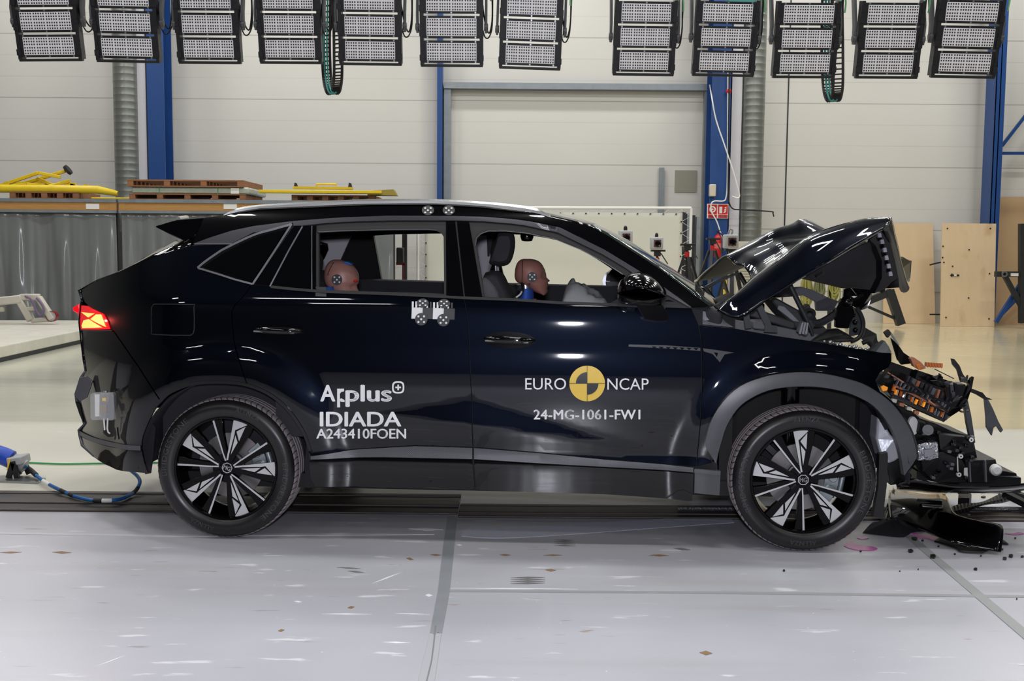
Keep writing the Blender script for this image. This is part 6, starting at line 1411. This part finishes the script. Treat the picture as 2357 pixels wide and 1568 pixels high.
# rear dummy
rd = empty('crash_test_dummy', 'pink-headed crash dummy with a red brow mark on the rear seat', 'crash dummy', loc=CAR_O, rotz=-CAR_A)
yd = .50
ys = [597.5, 599, 602, 607, 614, 622, 630, 638, 644, 648, 652, 656, 660, 664, 668, 673, 680, 690]
bk = [771, 764, 759, 754, 750, 747.5, 746.5, 746.5, 747, 748, 749, 751, 754, 758, 762, 766, 775, 792]
fr = [781, 790, 799, 808, 816, 821, 824.5, 826, 826.5, 826, 825, 822, 822, 823, 825, 826, 822, 808]
head_mesh(list(zip(bk, ys)), list(zip(fr, ys)), yd, 'dummy_vinyl_pink', rd, nose=(.62, .95))
sm_ = [C(a, b, yd-.08*sqrt(max(0, 1-((b-645)/52)**2))-.001) for a, b in ((768, 604), (763, 612), (758, 622), (754, 634))]
MB().tube(smooth_pts(sm_, 4), .0018, 6).build('skull_seam', 'under_dark', rd)
head_target(775.5, 644, 12.5, yd-.08, rd)
MB().cyl(C(765, 662, yd-.072), C(765, 662, yd-.05), .007).build('ear_hole', 'black_rubber', rd)
MB().loft([[C(x, y, yd)+Vector((.034*cos(a)*k, .1*sin(a)*k, 0)) for a in [2*pi*i/20 for i in range(20)]] for x, y, k in ((762, 660, 1), (760, 680, 1.3), (750, 730, 2.6), (745, 790, 3.2))]).build('jacket', 'jacket_blue', rd, smooth=60)
q = C(818, 647, yd-.045); MB().ball(q, (.012, .012, .007), 12, 8).build('brow_mark', 'paint_red', rd)
MB().prism([C(788, 601.5, yd-.05), C(800, 603, yd-.05), C(812, 609, yd-.045), C(806, 610, yd-.055), C(796, 607, yd-.058)], (0, .04, .003)).build('tape_patch', 'tape_blue', rd)
# ================================================================== sensor box taped to the bumper
sb = empty('sensor_box', 'clear plastic sensor box taped to the rear bumper', 'sensor box', loc=CAR_O, rotz=-CAR_A)
mat('clear_plastic', (226, 228, 232), .1, alpha=.2)
yb = S(255, 940).y
MB().prism([C(216, 906, yb-.02), C(222, 902, yb-.02), C(267, 902, yb-.02), C(271, 906, yb-.02), (C(271, 962, yb-.02)), C(266, 965, yb-.02), C(221, 964, yb-.02), C(217, 960, yb-.02)], (0, -.045, 0)).build('clear_case', 'clear_plastic', sb, smooth=0, bevel=.004)
MB().prism([C(220, 908, yb-.03), C(231, 908, yb-.03), C(231, 958, yb-.03), C(221, 958, yb-.03)], (0, -.01, 0)).build('white_card', 'white_card', sb, smooth=0)
MB().prism([C(237, 916, yb-.05), C(245, 916, yb-.05), C(245, 923, yb-.05), C(237, 923, yb-.05)], (0, -.008, 0)).build('yellow_chip', 'yellow_tag', sb, smooth=0)
MB().prism([C(231, 932, yb-.05), C(247, 932, yb-.05), C(247, 949, yb-.05), C(231, 949, yb-.05)], (0, -.008, 0)).build('brown_chip', mat('brown_chip', (140, 122, 104), .6), sb, smooth=0)
MB().cyl(C(243, 899, yb-.04), C(243, 903, yb-.04), .012).build('top_button', 'steel', sb)
MB().cyl(C(239, 964, yb-.04), C(241, 990, yb-.03), .004).cyl(C(248, 964, yb-.04), C(247, 987, yb-.03), .004).tube([C(247, 987, yb-.03), C(249, 995, yb-.025), C(253, 998, yb-.02)], .004).build('cable_pins', 'white_plastic', sb)
MB().tube(smooth_pts([C(263, 985, yb-.02), C(266, 1000, yb-.02), C(264, 1012, yb-.02)]), .004).build('lead', 'black_rubber', sb)
# ================================================================== wreckage on the floor
def sheet(name, rows, m, label, cat='bumper piece', t=.006, k=3, kk=4, group=None):
    g1 = [smooth_pts(r, k) for r in rows]; c1 = [smooth_pts([g1[i][q] for i in range(len(g1))], kk) for q in range(len(g1[0]))]
    nr, nc = len(c1[0]), len(c1); vs = [c1[q][i] for i in range(nr) for q in range(nc)]
    o = MB().add(vs, [(i*nc+q, i*nc+q+1, (i+1)*nc+q+1, (i+1)*nc+q) for i in range(nr-1) for q in range(nc-1)]).build(name, m, smooth=60)
    md = o.modifiers.new('t', 'SOLIDIFY'); md.thickness = t
    return tag(o, label, cat, group)
def wz(px, py, z): return F(px, py, z)
bumper = [[wz(2046, 1128, .08), wz(2044, 1150, .08), wz(2046, 1172, .055), wz(2050, 1196, .03)],
          [wz(2085, 1130, .10), wz(2084, 1152, .10), wz(2085, 1180, .07), wz(2088, 1206, .035)],
          [wz(2130, 1138, .115), wz(2130, 1162, .115), wz(2130, 1190, .08), wz(2128, 1222, .04)],
          [wz(2178, 1142, .12), wz(2182, 1180, .12), wz(2180, 1205, .09), wz(2172, 1240, .045)],
          [wz(2200, 1184, .11), wz(2215, 1192, .11), wz(2220, 1216, .085), wz(2212, 1254, .035)],
          [wz(2290, 1204, .09), wz(2308, 1212, .10), wz(2309, 1240, .065), wz(2304, 1270, .02)]]
sheet('bumper_cover', bumper, 'gloss_black', 'large glossy black bumper cover lying on the floor beside the front wheel')
o = tag(empty('grille_fragment', 'two glossy black grille slats resting on the fallen bumper cover', 'grille slats'))
for (a, b) in (((2110, 1151), (2168, 1155)), ((2122, 1164), (2170, 1168))): MB().beam(wz(*a, .128), wz(*b, .128), .03, .012).build('slat', 'gloss_black', o, bevel=.003)
sheet('bumper_skirt', [[wz(2160, 1240, .012), wz(2150, 1248, .008)], [wz(2200, 1248, .012), wz(2196, 1262, .008)], [wz(2240, 1262, .014), wz(2212, 1270, .008)], [wz(2280, 1266, .014), wz(2262, 1274, .008)]], 'black_plastic', 'flat black skirt piece sticking out under the fallen bumper cover', t=.004)
gs = []
for i in range(40):
    u = i/39; a = (2182+(2328-2182)*u, 1180-(1180-1143)*u); w = 9+4*sin(u*9); zz = .05+.012*(i % 2)
    gs.append([wz(a[0], a[1]-w, zz+.02), wz(a[0]+2, a[1], zz+.028), wz(a[0]+4, a[1]+w*.7, zz-.02)])
g2 = MB(); nc = 3; vs = [p for r in gs for p in r]
o = g2.add(vs, [(i*nc+q, i*nc+q+1, (i+1)*nc+q+1, (i+1)*nc+q) for i in range(39) for q in range(2)]).build('grille_strip', 'black_plastic', smooth=0); o.modifiers.new('t', 'SOLIDIFY').thickness = .006
tag(o, 'corrugated black grille strip lying behind the fallen bumper cover', 'grille strip')
tag(MB().beam(wz(2312, 1136, .1), wz(2420, 1190, .02), .05, .03).beam(wz(2330, 1134, .05), wz(2420, 1165, .02), .04, .03).build('bumper_beam', 'debris_black', smooth=0), 'broken black bumper beam leaving the picture at the right', 'beam')
tag(MB().prism([wz(2205, 1166, .02), wz(2228, 1158, .02), wz(2235, 1168, .02), wz(2230, 1176, .02), wz(2204, 1176, .02)], (0, 0, .07)).build('connector_box', 'black_plastic', smooth=0), 'small black connector box with green mark behind the bumper cover', 'box')
def rag(name, pts, label, m='black_plastic', h=.04):
    P = [Vector(p) for p in smooth_pts([F(a, b, 0) for a, b in pts]+[F(*pts[0], 0)], 4)[:-1]]; c = sum(P, Vector())/len(P); rings = []
    for s in (1, .8, .55, .3, .06):
        rings.append([c+(p-c)*s+Vector((0, 0, .002+h*(1-s)*(.6+.8*abs(mnoise.noise(p*9+Vector((s*3, 0, 0))))))) for p in P])
    return tag(MB().loft(rings).build(name, m, smooth=0), label, 'debris')
rag('torn_liner', [(1985, 1228), (2010, 1203), (2040, 1205), (2070, 1198), (2100, 1212), (2135, 1222), (2100, 1227), (2080, 1238), (2030, 1234)], 'torn black wheel-arch liner lying behind the front tyre', 'liner', .07)
rag('torn_duct', [(2030, 1195), (2048, 1150), (2066, 1128), (2070, 1150), (2056, 1182), (2042, 1203)], 'twisted black plastic strip standing by the front tyre', 'black_gloss', .12)
rag('floor_shard_plate', [(2305, 1240), (2322, 1254), (2308, 1255), (2296, 1250)], 'pointed black plate under the right end of the bumper cover', 'debris_black', .01)
shards = [(2106, 1243, 9), (2123, 1246, 4), (2160, 1259, 3), (2096, 1271, 7), (2148, 1284, 9), (2246, 1312, 5), (2327, 1282, 7), (2313, 1288, 6), (2198, 1277, 3), (2258, 1281, 2.5), (2305, 1266, 4), (2353, 1283, 4), (1981, 1270, 3), (1804, 1315, 3), (2113, 1312, 2), (2275, 1250, 3), (2337, 1240, 3), (2264, 1146, 6), (2300, 1140, 5), (2230, 1150, 3), (2346, 1143, 4), (2071, 1316, 1.8), (2172, 1141, 4), (2340, 1380, 2.2)]
for (x, y, s) in shards:
    n = R.choice((4, 5, 6)); P = [F(x+s*cos(2*pi*i/n)*R.uniform(.6, 1.15), y+s*.42*sin(2*pi*i/n)*R.uniform(.6, 1.2), .001) for i in range(n)]
    tag(MB().prism(P, (0, 0, .003+.0009*s)).build('plastic_shard', 'debris_black', smooth=0), 'small black plastic shard scattered on the floor near the wreck', 'shard', 'black shards on the floor')
def puddle(pts, label):
    P = [F(a, b, .003) for a, b in sm2(pts+[pts[0]], 5)[:-1]]
    tag(MB().prism(P, (0, 0, -.002)).build('pink_puddle', 'pink_liquid', smooth=0), label, 'puddle', 'pink coolant puddles')
puddle([(1942, 1256), (1956, 1246), (1970, 1252), (1990, 1256), (2008, 1258), (2020, 1263), (2005, 1267), (1975, 1266), (1955, 1262)], 'largest pink coolant puddle in front of the front tyre')
puddle([(2072, 1231), (2090, 1232), (2110, 1230), (2140, 1233), (2166, 1236), (2150, 1244), (2135, 1239), (2110, 1239), (2090, 1238)], 'pink coolant puddle along the near edge of the bumper cover')
puddle([(2074, 1219), (2086, 1220), (2100, 1226), (2116, 1227), (2100, 1228), (2082, 1225)], 'pink coolant puddle between the torn liner and bumper cover')
puddle([(2312, 1228), (2330, 1228), (2345, 1225), (2357, 1228), (2340, 1231), (2325, 1230)], 'thin pink coolant splash right of the bumper cover')
puddle([(1972, 1238), (1988, 1236), (2000, 1238), (1985, 1241)], 'small pink coolant spot under the torn liner')
